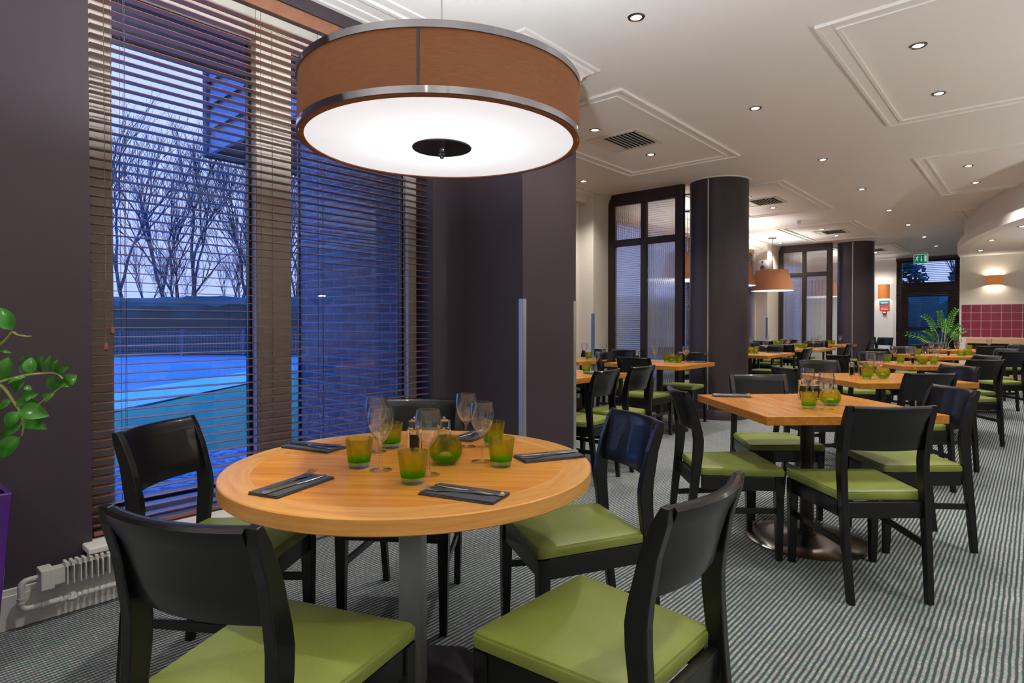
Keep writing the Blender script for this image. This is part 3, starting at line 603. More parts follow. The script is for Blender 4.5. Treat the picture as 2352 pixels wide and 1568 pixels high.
# ================================================================ tables
def round_table(x, y, rz):
    t = thing('round_table', 'round wooden table with a lighter edge band on a steel post, in the foreground', 'table', (x, y, 0), rz); r = .565
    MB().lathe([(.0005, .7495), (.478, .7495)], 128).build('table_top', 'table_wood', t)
    MB().lathe([(.478, .7495), (r-.003, .7495), (r, .7465), (r, .710), (r-.003, .707), (.0005, .707)], 128).build('edge_band', 'table_wood_band', t)
    MB().box(-.037, .037, -.037, .037, .03, .707).build('post', 'steel', t, bevel=.004)
    MB().lathe([(.0005, .034), (.06, .032), (.30, .012), (.31, .0)], 8, sm=False, rz=R(22.5)).build('base', 'dark_steel', t)
    MB().box(-.15, .15, -.15, .15, .700, .7068).build('mounting_plate', 'dark_steel', t)
T1 = (-1.50, 1.232); round_table(*T1, R(36))
def make_square(w_, d_):
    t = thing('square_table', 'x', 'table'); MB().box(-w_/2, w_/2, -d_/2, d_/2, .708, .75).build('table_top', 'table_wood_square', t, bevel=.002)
    MB().lathe([(.036, .03), (.036, .708)], 32).build('post', 'black_pole', t)
    MB().lathe([(.04, .042), (.06, .038), (.20, .026), (.30, .014), (.315, .006), (.315, 0)], 64).build('base', 'base_metal', t)
    MB().lathe([(.0355, .03), (.052, .03), (.052, .046), (.036, .05)], 32).build('collar', 'black_pole', t); return t
SQ = make_square(.90, .90); RC = make_square(.92, 1.2)
# ================================================================ table ware
def make_goblet():
    return tag(MB().lathe([(.0340, 0), (.0338, .0015), (.020, .0035), (.008, .0065), (.0042, .013), (.0038, .045), (.0040, .078), (.0065, .0845), (.016, .094), (.0265, .109), (.0345, .128), (.0378, .146), (.0372, .165), (.0335, .190), (.0326, .1905), (.0325, .189), (.0362, .165), (.0368, .146), (.0333, .129), (.025, .110), (.0145, .0965), (.0005, .0905)], 40).build('wine_glass', 'goblet'), 'x', 'wine glass')
def make_tumbler():
    t = thing('tumbler', 'x', 'tumbler')
    o = MB().lathe([(.0005, 0), (.029, 0), (.031, .002), (.0318, .012), (.0340, .02), (.0425, .088), (.0416, .0885), (.0326, .022), (.0300, .018), (.0005, .0175)], 40).build('glass_body', 'green_glass', t); return t
def make_bowl():
    t = thing('candle_bowl', 'x', 'candle holder')
    MB().lathe([(.0005, 0), (.027, 0), (.040, .008), (.050, .026), (.0535, .045), (.050, .064), (.041, .079), (.034, .086), (.033, .085), (.040, .077), (.0485, .062), (.0515, .045), (.047, .027), (.034, .016), (.0005, .0145)], 40).build('glass_body', 'green_glass', t)
    MB().lathe([(.0005, .0165), (.019, .0165), (.0195, .028), (.018, .031), (.0005, .030)], 20).build('tealight', 'wax', t); return t
def make_mill(fill):
    t = thing('salt_shaker' if fill == 'salt' else 'pepper_mill', 'x', 'salt and pepper'); g = MB(); a = .019
    g.box(-a, a, -a, a, 0, .082); g.build('glass_block', 'block_glass', t, bevel=.003); MB().lathe([(.0005, .008), (.012, .008), (.012, .062), (.0005, .063)], 16).build('filling', fill, t)
    q = MB(); q.lathe([(.014, .082), (.022, .085), (.0225, .110), (.014, .114), (.0005, .115)], 10, sm=False); q.build('cap', 'block_glass', t); MB().lathe([(.005, .114), (.006, .120), (.0005, .124)], 12).build('knob', 'chrome', t); return t
def make_fork():
    t = MB(); n = 12
    def strip(pts):  # (y, z, half width) with thickness
        t.loft([[(-w_, y, z), (w_, y, z), (w_, y, z+.0016), (-w_, y, z+.0016)] for y, z, w_ in pts], sm=False)
    strip([(-.095, .002, .0045), (-.088, .002, .0075), (-.06, .003, .0065), (-.01, .005, .0035), (.015, .006, .0030), (.03, .0045, .0075), (.045, .003, .0120), (.055, .003, .0125)])
    for i in range(4):
        x = -.0105+.007*i; t.loft([[(x-w_, y, z), (x+w_, y, z), (x+w_, y, z+.0015), (x-w_, y, z+.0015)] for y, z, w_ in ((.053, .003, .0022), (.080, .005, .0016), (.100, .010, .0008))])
    return tag(t.build('fork', 'cutlery'), 'x', 'fork')
def make_knife():
    t = MB(); t.loft([[(-w_, y, .002), (w_, y, .002), (w_*.8, y, .002+h), (-w_*.8, y, .002+h)] for y, w_, h in ((-.105, .005, .005), (-.098, .0085, .007), (-.05, .0065, .006), (-.005, .0045, .006), (.0, .0045, .003), (.01, .008, .002), (.06, .0095, .0018), (.095, .007, .0015), (.108, .001, .001))])
    return tag(t.build('knife', 'cutlery'), 'x', 'knife')
def make_napkin():
    t = MB()
    for i, (a, z) in enumerate(((0, 0), (.8, .0026), (-.6, .0052))):
        M = Matrix.Rotation(R(a), 4, 'Z'); t.box(-.050+i*.0012, .050-i*.0006, -.108, .108-i*.002, z+.0002, z+.0024, M)
    return tag(t.build('napkin', 'napkin', bevel=.0008, seg=1), 'x', 'napkin')
GO, TU, BO, SA, PE, FO, KN, NA = make_goblet(), make_tumbler(), make_bowl(), make_mill('salt'), make_mill('pepper'), make_fork(), make_knife(), make_napkin()
TZ = .7502
def setting(x, y, deg, tb, where, g):
    M = Matrix.Translation((x, y, 0)) @ Matrix.Rotation(R(deg), 4, 'Z')
    place(NA, 'na', (x, y, TZ), R(deg), 'folded charcoal napkin %s of the %s' % (where, tb), g+' napkins')
    a = M @ Vector((-.012, .012, 0)); place(FO, 'fo', (a.x, a.y, TZ+.0078), R(deg+9), 'fork on the napkin %s of the %s' % (where, tb), g+' cutlery')
    a = M @ Vector((.014, -.006, 0)); place(KN, 'kn', (a.x, a.y, TZ+.0078), R(deg-4), 'knife on the napkin %s of the %s' % (where, tb), g+' cutlery')
tb = 'round table'
for x, y, nm in ((-1.479, 1.093, 'tall clear wine glass at left front of the round table'), (-1.330, 1.150, 'clear wine glass in the middle front, before the round candle bowl'), (-1.331, 1.375, 'clear wine glass rightmost of the round table, behind a green tumbler'), (-1.533, 1.503, 'clear wine glass standing farthest back on the round table'), (-1.702, 1.240, 'clear wine glass half hidden behind the left front wine glass')): place(GO, 'go', (x, y, TZ), 0, nm, 'wine glasses on the round table')
for x, y, nm in ((-1.564, 1.075, 'green glass tumbler leftmost on the round table'), (-1.299, 1.067, 'green glass tumbler nearest the camera on the round table'), (-1.245, 1.371, 'green glass tumbler rightmost on the round table'), (-1.729, 1.321, 'green tumbler behind the left wine glass on the round table'), (-1.471, 1.578, 'green tumbler at back right behind a wine glass on the round table')): place(TU, 'tu', (x, y, TZ), 0, nm, 'tumblers on the round table')
place(BO, 'bo', (-1.40, 1.282, TZ), 0, 'round green glass candle bowl with a tealight on the round table', 'candle bowls')
place(PE, 'pe', (-1.593, 1.316, TZ), R(20), 'crystal pepper mill on the round table, left of its pair', 'pepper mills'); place(SA, 'sa', (-1.52, 1.385, TZ), R(30), 'crystal salt shaker on the round table, right of its pair', 'salt shakers')
setting(-1.513, .830, 17.7, tb, 'at the left front', 'round table'); setting(-1.108, 1.078, 106, tb, 'at the right front', 'round table'); setting(-1.208, 1.565, 154, tb, 'at the right edge', 'round table'); setting(-1.925, 1.135, -75, tb, 'at the window side', 'round table'); setting(-1.655, 1.665, 195, tb, 'at the far side', 'round table')
def ware(tb, x, y, rz, items):
    """items: kind, local x, y, angle, where"""
    M = Matrix.Translation((x, y, 0)) @ Matrix.Rotation(R(rz), 4, 'Z')
    for it in items:
        k, a, b, where = it[:4]; p = M @ Vector((a, b, 0)); L = (p.x, p.y, TZ)
        if k == 'g': place(GO, 'go', L, 0, 'clear wine glass %s of the %s' % (where, tb), 'wine glasses on the square tables')
        if k == 't': place(TU, 'tu', L, 0, 'green tumbler %s of the %s' % (where, tb), 'tumblers on the square tables')
        if k == 'b': place(BO, 'bo', L, 0, 'round green candle bowl %s of the %s' % (where, tb), 'candle bowls')
        if k == 's': place(SA, 'sa', L, R(rz), 'salt shaker %s of the %s' % (where, tb), 'salt shakers')
        if k == 'p': place(PE, 'pe', L, R(rz), 'pepper mill %s of the %s' % (where, tb), 'pepper mills')
        if k == 'n': setting(p.x, p.y, rz+it[4], tb, where, 'square table')
def sq_table(x, y, rz, label, long=False): place(RC if long else SQ, 'rc' if long else 'sq', (x, y, 0), R(rz), label, 'square wooden tables on round metal bases')
def dchairs(tb, cs):
    for x, y, a, w_ in cs: chair(x, y, a, w_+' of the '+tb, 'chairs at the square tables')
# right-hand row of diamond-set tables
n2 = 'nearest square table'; sq_table(-.953, 3.56, 36.5+8, 'square wooden table set cornerwise, nearest of the right-hand row')
dchairs(n2, ((-.637, 3.161, 41.4, 'seen from behind at the near side'), (-1.251, 3.177, 309.9, 'seen side-on at the left'), (-1.269, 3.981, 219.8, 'facing the camera at the far left'), (-.551, 3.898, 127, 'with bluish back at the right')))
for k, x, y, w_ in (('t', -.89, 3.353, 'in front'), ('g', -.814, 3.378, 'at the front right'), ('g', -.97, 3.62, 'at the back'), ('b', -.842, 3.573, 'at the right middle'), ('p', -1.035, 3.76, 'behind the tumbler'), ('s', -.97, 3.80, 'behind the wine glasses')): ware(n2, 0, 0, 0, ((k, x, y, w_),))
setting(-1.393, 3.607, -60, n2, 'at the left corner', 'square table')
n7 = 'second table of the right-hand row'; sq_table(-.96, 5.66, 43, 'square wooden table set cornerwise, second of the right-hand row')
dchairs(n7, ((-.743, 5.30, 44, 'near side'), (-1.349, 5.25, 317, 'left side'), (-1.40, 6.05, 222, 'far left side'), (-.66, 5.99, 138, 'bluish right side chair')))
ware(n7, 0, 0, 0, (('t', -1.022, 5.454, 'in front'), ('g', -.936, 5.43, 'at the front right'), ('g', -1.06, 5.80, 'at the back'), ('b', -.94, 5.62, 'at the right'), ('b', -1.10, 5.95, 'at the back'), ('s', -1.116, 5.74, 'in the middle'), ('p', -1.18, 5.70, 'at the left middle')))
n8 = 'third table of the right-hand row'; sq_table(-.97, 7.95, 40, 'square wooden table set cornerwise, third of the right-hand row')
dchairs(n8, ((-.55, 7.55, 43, 'near side'), (-1.50, 7.60, 315, 'left side'), (-1.38, 8.38, 222, 'far left side'), (-.60, 8.25, 135, 'bluish right side chair')))
ware(n8, 0, 0, 0, (('t', -1.152, 7.90, 'at the left'), ('t', -1.30, 8.05, 'at the far left'), ('g', -1.232, 7.983, 'at the left'), ('s', -1.03, 7.84, 'in front'), ('g', -1.05, 7.76, 'in front'), ('b', -.944, 7.845, 'in the middle'), ('g', -.93, 7.98, 'behind the bowl'), ('t', -.85, 7.95, 'at the right'), ('g', -.82, 7.86, 'at the right')))
n9 = 'fourth table of the right-hand row'; sq_table(-.95, 10.25, 43, 'square wooden table set cornerwise, fourth of the right-hand row')
dchairs(n9, ((-.40, 9.90, 43, 'near side'), (-1.50, 9.95, 315, 'left side'), (-1.38, 10.7, 222, 'far left side'), (-.50, 10.6, 135, 'bluish right side chair')))
ware(n9, -.95, 10.25, 0, (('t', -.32, -.12, 'at the left'), ('g', -.05, -.18, 'in front'), ('s', .03, -.12, 'in front'), ('b', .17, -.08, 'at the right'), ('b', .22, .16, 'at the back right'), ('g', -.2, .2, 'at the back'), ('g', .1, .15, 'behind')))
n10 = 'last table of the right-hand row'; sq_table(-.85, 12.5, 43, 'square wooden table set cornerwise, last of the right-hand row before the bench')
dchairs(n10, ((-.62, 12.15, 18, 'near side'), (-1.35, 12.2, 315, 'left side'), (-1.25, 12.95, 222, 'far left side'), (-.42, 12.95, 135, 'right side')))
ware(n10, -.85, 12.5, 0, (('g', -.15, .1, 'at the left'), ('g', .25, .05, 'at the right'), ('t', 0, -.1, 'in front'), ('n', .1, .3, 'at the back', 0)))
# left-hand rows, square to the walls
def std(tb, x, y, long, lab, near=True, far=True, left=True, right=True, ww=True, q=0):
    sq_table(x, y, 0, lab, long); h = .6 if long else .45
    if near: dchairs(tb, ((x, y-h-.10, q, 'near side'),))
    if far: dchairs(tb, ((x, y+h+.10, 180+q, 'far side'),))
    if left: dchairs(tb, ((x-.52, y, 270+q, 'window side'),))
    if right: dchairs(tb, ((x+.55, y, 90+q, 'aisle side'),))
    if ww: ware(tb, x, y, 0, (('g', .22, .05, 'at the aisle side'), ('g', -.12, -.2, 'at the window side'), ('t', .12, -.08, 'in the middle'), ('t', -.1, .12, 'at the back'), ('b', .02, .02, 'in the centre'), ('s', -.22, .06, 'at the left'), ('n', .25, .3, 'at the far right', 90)))
t3 = 'table beside the plum pier'; sq_table(-3.22, 4.12, 0, 'wooden table partly hidden behind the plum pier', True)
dchairs(t3, ((-2.70, 4.42, 89, 'farther chair on the aisle side'), (-2.70, 3.87, 93, 'nearer chair on the aisle side'), (-3.75, 4.3, 270, 'window side')))
ware(t3, 0, 0, 0, (('t', -3.036, 4.478, 'near its far corner'), ('g', -3.02, 4.60, 'near its far corner'), ('n', -2.90, 4.42, 'at the aisle edge', 70), ('b', -3.25, 4.2, 'in the centre')))
t5 = 'table left of the nearer column'; sq_table(-3.21, 6.20, 0, 'wooden table before the nearer glazed screen, square to the wall')
dchairs(t5, ((-3.142, 5.734, 2, 'near side'), (-3.20, 6.76, 180, 'far side'), (-3.72, 6.25, 270, 'window side')))
ware(t5, 0, 0, 0, (('g', -3.267, 6.202, 'at the left'), ('g', -2.93, 6.266, 'at the right'), ('t', -3.25, 6.45, 'at the back'), ('t', -3.03, 6.30, 'in front'), ('b', -3.15, 6.38, 'in the centre'), ('p', -3.55, 6.30, 'at the far left'), ('n', -2.93, 6.52, 'at the right edge', 90)))
t4 = 'window table behind the pier'; sq_table(-4.42, 6.15, 0, 'wooden window table seen right of the pier by the white wall'); bpy.context.view_layer.update()
dchairs(t4, ((-4.15, 6.74, 183, 'far side by the screen'), (-4.60, 6.70, 178, 'far side by the wall'), (-4.40, 5.60, 0, 'near side')))
ware(t4, -4.42, 6.15, 0, (('g', .10, .18, 'at the back'), ('g', .36, .22, 'at the right corner'), ('t', .25, .05, 'at the right'), ('p', -.15, .02, 'at the left'), ('s', -.2, .1, 'at the far left'), ('b', -.02, -.1, 'in the centre')))
std('table past the nearer column', -3.23, 9.06, True, 'wooden table just past the nearer column')
std('second table past that column', -3.22, 11.5, True, 'wooden table second past the nearer column')
std('table before the farther column', -3.34, 13.95, False, 'wooden table in front of the farther column', far=False)
std('window table under the hidden pendant', -4.13, 9.1, False, 'window table beneath the pendant behind the nearer screen', left=False, right=False)
std('window table under the middle pendant', -4.13, 11.0, False, 'window table beneath the pendant beside the nearer column', left=False, right=False)
std('window table under the loudspeaker', -4.13, 13.15, False, 'window table beneath the pendant near the loudspeaker', left=False, right=False)
for x, y, a, lb in ((-3.25, 17.6, 200, 'standing by the end wall, left of two'), (-2.98, 17.35, 160, 'standing by the end wall, right of two')): chair(x, y, a, lb, 'chairs by the end wall')
# ================================================================ plants
LEAVES = [([-2.471,.393,1.169],[-2.503,.368,1.242],.0416),([-2.508,.379,1.018],[-2.503,.389,1.082],.0416),([-2.496,.423,1.029],[-2.468,.425,1.085],.036),([-2.399,.427,1.032],[-2.414,.431,1.083],.0322),([-2.405,.455,1.032],[-2.385,.457,1.089],.0284),([-2.475,.491,1.03],[-2.472,.492,1.084],.0208),([-2.443,.497,1.035],[-2.432,.506,1.072],.0189),([-2.419,.492,1.027],[-2.368,.519,1.049],.0227),([-2.393,.515,.993],[-2.382,.544,1.02],.0341),([-2.405,.49,1.022],[-2.42,.489,.966],.0303),([-2.412,.503,.998],[-2.368,.519,.986],.0189),([-2.463,.47,.938],[-2.44,.495,.958],.0246),([-2.447,.423,1.019],[-2.469,.379,.996],.0151),([-2.555,.404,.973],[-2.521,.432,.996],.0303),([-2.51,.423,.948],[-2.49,.461,.957],.0265),([-2.506,.426,.978],[-2.506,.449,.973],.0189),([-2.48,.406,.944],[-2.474,.428,.931],.0303),([-2.48,.413,.913],[-2.43,.48,.888],.0454),([-2.528,.429,.88],[-2.449,.477,.842],.0416),([-2.445,.403,.91],[-2.458,.376,.86],.0341),([-2.544,.427,.857],[-2.595,.379,.817],.0227),([-2.504,.417,.819],[-2.541,.373,.752],.0492),([-2.509,.396,.939],[-2.532,.37,.913],.0227),([-2.516,.369,1.103],[-2.492,.395,1.095],.0091),([-2.47,.44,.947],[-2.485,.449,.924],.0189),([-2.559,.375,1.032],[-2.559,.399,1.004],.0189),([-2.583,.378,.958],[-2.634,.359,.987],.0303),([-2.576,.36,.998],[-2.583,.335,1.053],.0341),([-2.601,.363,.981],[-2.66,.335,.955],.0341),([-2.6,.37,1.081],[-2.635,.342,1.112],.0341)]
STEMS = [[[-2.61,.306,.62],[-2.589,.326,.848],[-2.559,.351,.977],[-2.536,.371,.99],[-2.519,.386,.969],[-2.505,.399,.939],[-2.49,.412,.909],[-2.481,.419,.878],[-2.479,.422,.859],[-2.485,.417,.825]],[[-2.605,.311,.62],[-2.583,.331,.886],[-2.562,.349,.988],[-2.536,.371,1.0],[-2.493,.409,1.017],[-2.45,.447,1.026],[-2.402,.489,1.028],[-2.382,.506,1.011]],[[-2.481,.419,.863],[-2.466,.433,.893],[-2.443,.453,.926],[-2.428,.466,.943],[-2.405,.486,.966],[-2.391,.499,.981],[-2.376,.511,.994]],[[-2.613,.304,.62],[-2.594,.321,.886],[-2.57,.342,1.076],[-2.535,.372,1.119],[-2.518,.387,1.14],[-2.505,.399,1.161],[-2.492,.41,1.153],[-2.469,.43,1.148],[-2.459,.439,1.149]]]
def leaf(mb, a, b, w_, nrm=Vector((.5, -.6, .6)), curl=.12):
    a, b = Vector(a), Vector(b); d = b-a; L = d.length; dn = d.normalized(); s_ = dn.cross(nrm).normalized(); n_ = s_.cross(dn).normalized(); N = 8; rows = []
    for i in range(N+1):
        t_ = i/N; hw = w_/2*(math.sin(PI*min(1, t_**.8))**.75)*(1.05-.1*t_)+.0004; c = a+d*t_+n_*(math.sin(t_*PI)*L*curl)
        rows.append([c-s_*hw+n_*hw*.30, c-s_*hw*.5+n_*hw*.10, c, c+s_*hw*.5+n_*hw*.10, c+s_*hw+n_*hw*.30])
    mb.loft(rows, cap=False, closed=False, sm=True)
def pot(t, m, wt, wb, h):
    q = MB(); q.loft([[(sx_*w_, sy_*w_, z) for sx_, sy_ in ((-1, -1), (1, -1), (1, 1), (-1, 1))] for w_, z in ((wb, 0), (wt, h), (wt-.015, h), (wt-.02, h-.05))]); q.build('pot', m, t, bevel=.004)
    MB().box(-wt+.02, wt-.02, -wt+.02, wt-.02, h-.055, h-.05).build('soil', 'soil', t)
t = thing('potted_plant', 'glossy green plant in a tall purple tapered pot at the left edge', 'potted plant', (-2.815, .225, 0)); pot(t, 'purple_pot', .19, .145, .615)
O = Vector(t.location); random.seed(5); nrm = Vector((.66, -.75, .35))
for i, S in enumerate(STEMS):
    P = [Vector(p)-O for p in S]
    if i != 2: P = [Vector((.03+.02*i, .02, .555))]+P[1:]
    fine = []
    for k in range(len(P)-1):
        for u in range(4): a, b, c, d_ = P[max(k-1, 0)], P[k], P[k+1], P[min(k+2, len(P)-1)]; v = u/4; fine.append(.5*((2*b)+(c-a)*v+(2*a-5*b+4*c-d_)*v*v+(3*b-a-3*c+d_)*v**3))
    fine.append(P[-1]); n = len(fine); MB().tube(fine, [(.0062 if i != 2 else .002)*(1-.72*k/n)+.0006 for k in range(n)], 8).build('stem', 'stem', t)
for a, b, w_ in LEAVES:
    q = MB(); nn = nrm+Vector((random.uniform(-.4, .4), random.uniform(-.4, .4), random.uniform(-.5, .5))); leaf(q, Vector(a)-O, Vector(b)-O, w_*1.2, nn); q.build('leaf', 'leaf', t)
for k in range(5):      # stems leaning out of the picture
    an = R(150+50*k); P = [Vector((.05*math.cos(an), .05*math.sin(an), .56)), Vector((.07*math.cos(an), .07*math.sin(an), .8)), Vector((.12*math.cos(an), .12*math.sin(an)-.05, 1.05)), Vector((.17*math.cos(an)+.02, .2*math.sin(an)-.12, 1.2))]
    MB().tube(P, [.006, .005, .003, .001], 8).build('stem', 'stem', t)
    for j in range(5):
        c = P[1].lerp(P[3], j/5); q = MB(); leaf(q, c, c+Vector((random.uniform(-.04, .05), random.uniform(-.06, .02), .05)), .03, nrm); q.build('leaf', 'leaf', t)
t = thing('potted_plant', 'glossy green plant in a dark pot before the far door', 'potted plant', (-1.33, 13.75, 0)); pot(t, 'frame_dark', .17, .13, .70)
random.seed(11)
for k, (dx, dy, h) in enumerate(((-.30, -.05, 1.33), (-.05, -.1, 1.40), (.20, .0, 1.44), (-.55, -.1, .98), (-.25, -.2, 1.05), (.25, -.15, 1.15), (.05, .2, 1.25), (.3, .2, 1.05))):
    P = [Vector((.02*k-.07, 0, .64)), Vector((dx*.25, dy*.3, .64+(h-.64)*.45)), Vector((dx*.62, dy*.7, .64+(h-.64)*.85)), Vector((dx, dy, h))]
    MB().tube(P, [.008, .006, .005, .002], 6).build('stem', 'stem', t); q = MB()
    for j in range(9):
        u = .3+.7*j/8; c = P[1].lerp(P[2], min(1, u*1.4)) if u < .7 else P[2].lerp(P[3], (u-.7)/.3)
        for sd in (-1, 1): dd = (P[3]-P[1]).normalized(); lt = Vector((dd.z, 0, -dd.x))*sd; leaf(q, c, c+(lt*.075+dd*.05)*(1-.3*u), .027, Vector((0, -1, .3)))
    q.build('leaf', 'leaf', t)
# ================================================================ radiator under the window
t = thing('radiator', 'white finned heating element with pipe loop under the near window sill', 'radiator', (-2.95, .55, .148)); t.rotation_euler = (0, 0, 0)
MB().box(-.035, .045, -.008, .036, 0, .078).build('end_cap', 'radiator', t, bevel=.003)
MB().box(-.02, .025, .036, .075, .008, .070).build('connector', 'radiator', t)
MB().box(-.028, .012, .075, 2.10, .062, .072).build('rail', 'radiator', t)
q = MB()
for i in range(98):
    y = .080+i*.0205; M = Matrix.Translation((0, y, 0)) @ Matrix.Rotation(R(random.uniform(-6, 6)), 4, 'Z'); q.box(-.03, .040, -.0022, .0022, 0, .068, M); q.box(-.022, .028, -.005, .005, .068, .084, M)
q.build('fins', 'radiator', t)
P = [(0, .0, .045), (0, -.035, .044)]+[(0, -.040-.022*math.sin(a), .022+.022*math.cos(a)) for a in [PI/2*i/4 for i in range(1, 5)]]+[(0, -.062, -.02)]+[(0, -.040-.022*math.cos(a), -.045-.022*math.sin(a)) for a in [PI/2*i/4 for i in range(0, 5)]]+[(0, .30, -.067), (0, 2.1, -.067)]
MB().tube(P, .0115, 14).build('pipe', 'radiator', t)
q = MB(); q.tube([(0, .085, -.067), (0, .115, -.067)], .018, 6, sm=False); q.tube([(0, .06, -.067), (0, .075, -.067)], .015, 12); q.tube([(0, -.062, -.018), (0, -.062, -.024)], .015, 12); q.tube([(0, -.062, -.034), (0, -.062, -.040)], .015, 12); q.tube([(0, 0, -.067), (0, .008, -.067)], .015, 12); q.build('pipe_fitting', 'radiator', t)
# ================================================================ outside
GZ = -.15
tag(MB().add([(-90, -45, GZ-.02), (-3.33, -45, GZ-.02), (-3.33, 2.9, GZ-.02), (-5.15, 2.9, GZ-.02), (-5.15, 18.6, GZ-.02), (4, 18.6, GZ-.02), (4, 60, GZ-.02), (-90, 60, GZ-.02)], [(0, 1, 2, 3, 4, 5, 6, 7)]).build('lawn', 'grass'), 'green lawn seen through the near window', 'grass', kind='stuff')
tag(MB().add([(-14, -6, GZ), (-10.6, 2.9, GZ), (-13.7, 6.6, GZ), (-20, 14, GZ), (-31, 14, GZ), (-27, 7.4, GZ), (-26, -6, GZ)], [(0, 1, 2, 3, 4, 5, 6)]).build('road', 'road'), 'bluish asphalt road behind the lawn', 'road', kind='structure')
tag(MB().add([(-12.5, -2, GZ+.01), (-10.7, 2.95, GZ+.01), (-13.6, 6.6, GZ+.01), (-17.2, 8.6, GZ+.01), (-13.4, 3.6, GZ+.01), (-14.2, -2, GZ+.01)], [(0, 1, 2, 3, 4, 5)]).build('footpath', 'path'), 'pale footpath running beside the road', 'path', kind='structure')
tag(MB().box(-6.6, -3.33, -3, 3.0, GZ-.03, GZ+.005).build('gravel_bed', 'gravel'), 'gravel bed right outside the near window', 'gravel', kind='stuff')
cf = Vector((-.6587, .7524, 0)); cr_ = Vector((.7524, .6587, 0))
def cw(lat, d, z=GZ): v = cr_*lat+cf*d; return Vector((v.x, v.y, z))
t = thing('trellis_fence', 'low dark trellis fence beyond the road in front of the hedge', 'fence', cw(-11, 24.6), R(41.2))
q = MB(); n = 0
for i in range(240): x = -15+i*.125; q.box(x, x+.035, -.01, .01, .12, 1.0)
for j in range(8): q.box(-15, 15, -.022, -.01, .12+j*.125, .155+j*.125)
q.build('trellis', 'fence', t)
for i in range(13): x = -15+i*2.5; MB().box(x-.05, x+.05, -.05, .05, 0, 1.12).build('post', 'fence', t)
q = MB(); random.seed(2); rows = []
prof = [(0, 0), (-.15, 1.2), (-.1, 2.1), (.3, 2.45), (1.2, 2.5), (1.8, 2.2), (2, 0)]
for i in range(81): x = -20+i*.5; rows.append([(x, y+random.uniform(-.12, .12), z+(random.uniform(-.12, .10) if z > .5 else 0)) for y, z in prof])
q.loft(rows, sm=True); tag(q.build('hedge', 'hedge', loc=cw(-11, 25.6)), 'long clipped dark hedge behind the trellis fence', 'hedge').rotation_euler = (0, 0, R(41.2))
def make_tree(seed, h=13, forks=2):
    rnd = random.Random(seed); t = thing('bare_tree', 'x', 'tree'); tr = MB(); tw = MB()
    def grow(mb, p, d, ln, r, lv):
        pts = [p]; q_ = p.copy(); dd = d.copy(); n_ = 3 if lv > 1 else 4
        for k in range(n_): dd = (dd+Vector((rnd.uniform(-.16, .16), rnd.uniform(-.16, .16), rnd.uniform(-.02, .12)))).normalized(); q_ = q_+dd*ln/n_; pts.append(q_.copy())
        mb.tube(pts, [r*(1-.42*k/n_) for k in range(n_+1)], 5 if lv < 3 else 3, cap=False)
        if lv >= 5: return
        c = 3 if lv in (1, 2, 3) else 2
        if lv == 0: c = forks+1
        for i in range(c+(1 if lv > 1 else 0)):
            u = 1.0 if i < 2 else rnd.uniform(.4, .95); k = u*n_; a = pts[min(int(k), n_)]; sp = .38 if lv == 0 else .62
            nd = (dd+Vector((rnd.uniform(-sp, sp), rnd.uniform(-sp, sp), rnd.uniform(-.05, .35)))).normalized()
            grow(tw if lv >= 1 else mb, a.copy(), nd, ln*rnd.uniform(.62, .82), r*(.58 if lv else .62), lv+1)
    h *= 1.14
    grow(tr, Vector((0, 0, -.1)), Vector((rnd.uniform(-.1, .1), rnd.uniform(-.1, .1), 1)).normalized(), h*.27, h*.0082, 0)
    tr.build('trunk', 'bark', t); tw.build('branches', 'bark', t); return t
TR = [make_tree(3, 13), make_tree(8, 11.5, 3), make_tree(21, 12.5, 2)]
tl_ = [(0, -17.5, 27.5, 1.0, 'at the far left edge of the near window'), (1, -16.8, 31, .95, 'in the left part of the near window'), (2, -14.6, 28.0, 1.05, 'forked tree in the middle of the left pane'), (0, -15.8, 34, 1.1, 'standing back in the left pane'), (1, -12.6, 29, .95, 'right of the forked tree'), (2, -12.0, 33, .95, 'at the right of the left pane under the siding'), (0, -11.6, 28.5, .72, 'short one beside the mullion'), (1, -10.2, 28.5, .95, 'seen in the strip right of the mullion'), (2, -10.9, 34, .9, 'standing back near the mullion'), (1, -9.2, 31, .9, 'beside the brick wall'), (0, -18.6, 33, 1.05, 'standing back at far left')]
for k, (i, lat, dd, s_, lb) in enumerate(tl_):
    p = cw(lat, dd); lb = 'bare winter tree behind the hedge, '+lb
    if ('tr', i) not in USED: USED.add(('tr', i)); o = TR[i]; o.location = p; o['label'] = lb; o['group'] = 'bare trees behind the hedge'; o.rotation_euler = (0, 0, k*1.3)
    else: o = dup(TR[i], p, k*1.3, lb, 'bare trees behind the hedge')
    o.scale = (s_,)*3
for k, (x, y, s_) in enumerate(((-5.0, 36, .8), (-2.6, 38, .8), (-.2, 37, .8))): dup(TR[k], (x, y, GZ), k*2., 'bare tree outside the far door, '+('left', 'middle', 'right')[k]+' of three', 'bare trees outside the far door').scale = (s_,)*3
for k, (i, lat, dd, s_, nm) in enumerate(((0, -17.0, 28.6, .5, 'leftmost'), (1, -15.4, 28.2, .52, 'left of the forked tree'), (2, -13.4, 28.8, .5, 'right of the forked tree'), (0, -12.4, 28.0, .48, 'under the siding box'), (1, -10.0, 29.4, .55, 'by the mullion'))):
    dup(TR[i], cw(lat, dd), k*1.9+.5, 'low bare bush just above the hedge, '+nm, 'low bare bushes above the hedge').scale = (s_,)*3
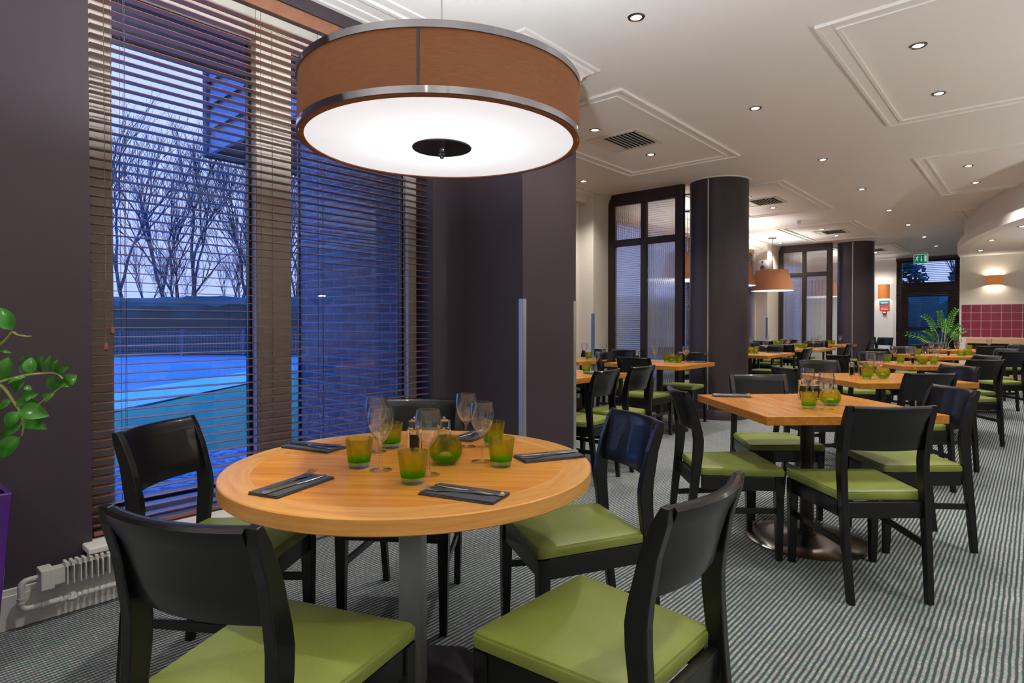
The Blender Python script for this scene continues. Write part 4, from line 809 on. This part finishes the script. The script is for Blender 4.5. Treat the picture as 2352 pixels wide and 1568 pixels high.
def evergreen(label, loc, h, seed):
    rnd = random.Random(seed); t = thing('evergreen_tree', label, 'tree', loc); MB().tube([(0, 0, -.1), (.05, 0, h*.5), (0, .05, h*.9)], [.12, .08, .03], 8).build('trunk', 'bark', t); q = MB()
    for i in range(3200):
        z = h*(.12+.86*rnd.random()); r = (.30*h*(1.05-z/h)+.25)*math.sqrt(rnd.random()); a = rnd.uniform(0, 2*PI); c = Vector((r*math.cos(a), r*math.sin(a), z)); u = Vector((rnd.uniform(-1, 1), rnd.uniform(-1, 1), rnd.uniform(-.6, .6))).normalized()*.16; v = u.orthogonal().normalized()*.08
        q.add([c-u, c+v, c+u, c-v], [(0, 1, 2, 3)])
    q.build('foliage', 'hedge', t); return t
evergreen('dark evergreen tree outside the far door, left one', (-4.6, 28.5, GZ), 6.5, 1); evergreen('dark evergreen tree outside the far door, right one', (-1.6, 30.5, GZ), 6.0, 2)
q = MB(); rows = []
for i in range(41): x = -10+i*.5; rows.append([(x, y+random.uniform(-.12, .12), z+(random.uniform(-.2, .2) if z > .5 else 0)) for y, z in prof])
q.loft(rows, sm=True); tag(q.build('hedge', 'hedge', loc=(-1.5, 24.5, GZ)), 'dark hedge outside the far door', 'hedge')
# own building outside: brick return wall, siding box, soffit
t = thing('brick_wall', 'brick wall of the building seen through the right window pane', 'brick wall', (-5.15, 2.9, GZ)); MB().box(0, 1.82, 0, .33, 0, 3.25).build('brickwork', 'brick', t)
MB().box(-.012, .012, -.02, .0, 0, 3.0).build('corner_strip', 'frame_black', t)
t = thing('siding_box', 'boarded upper storey box jutting out, seen at the top of the left pane', 'building', (-7.2, 2.93, 3.12)); q = MB()
for i in range(12): z = i*.27; q.prism([(-.05, z), (0, z), (0, z+.28), (-.015, z+.28)], 'x', 0.08, 2.1)
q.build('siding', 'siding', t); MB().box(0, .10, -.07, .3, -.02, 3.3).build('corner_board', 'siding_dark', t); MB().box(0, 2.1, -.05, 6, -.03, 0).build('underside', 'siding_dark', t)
q = MB(); q.box(0.02, 2.1, .0, 6, 0, 3.3); q.build('body', 'siding_dark', t)
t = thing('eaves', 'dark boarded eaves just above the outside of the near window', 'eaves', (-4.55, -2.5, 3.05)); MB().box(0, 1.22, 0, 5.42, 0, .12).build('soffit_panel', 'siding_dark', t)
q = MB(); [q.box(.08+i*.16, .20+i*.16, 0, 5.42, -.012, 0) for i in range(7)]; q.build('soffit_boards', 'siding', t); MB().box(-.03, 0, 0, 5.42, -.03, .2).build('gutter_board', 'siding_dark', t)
# roof over everything keeps daylight out
struct('roof', MB().box(-3.33, 4.7, -3.3, 18.6, H+.15, H+.30).box(-5.15, -3.33, 3.24, 18.6, H+.15, H+.30), 'siding_dark')
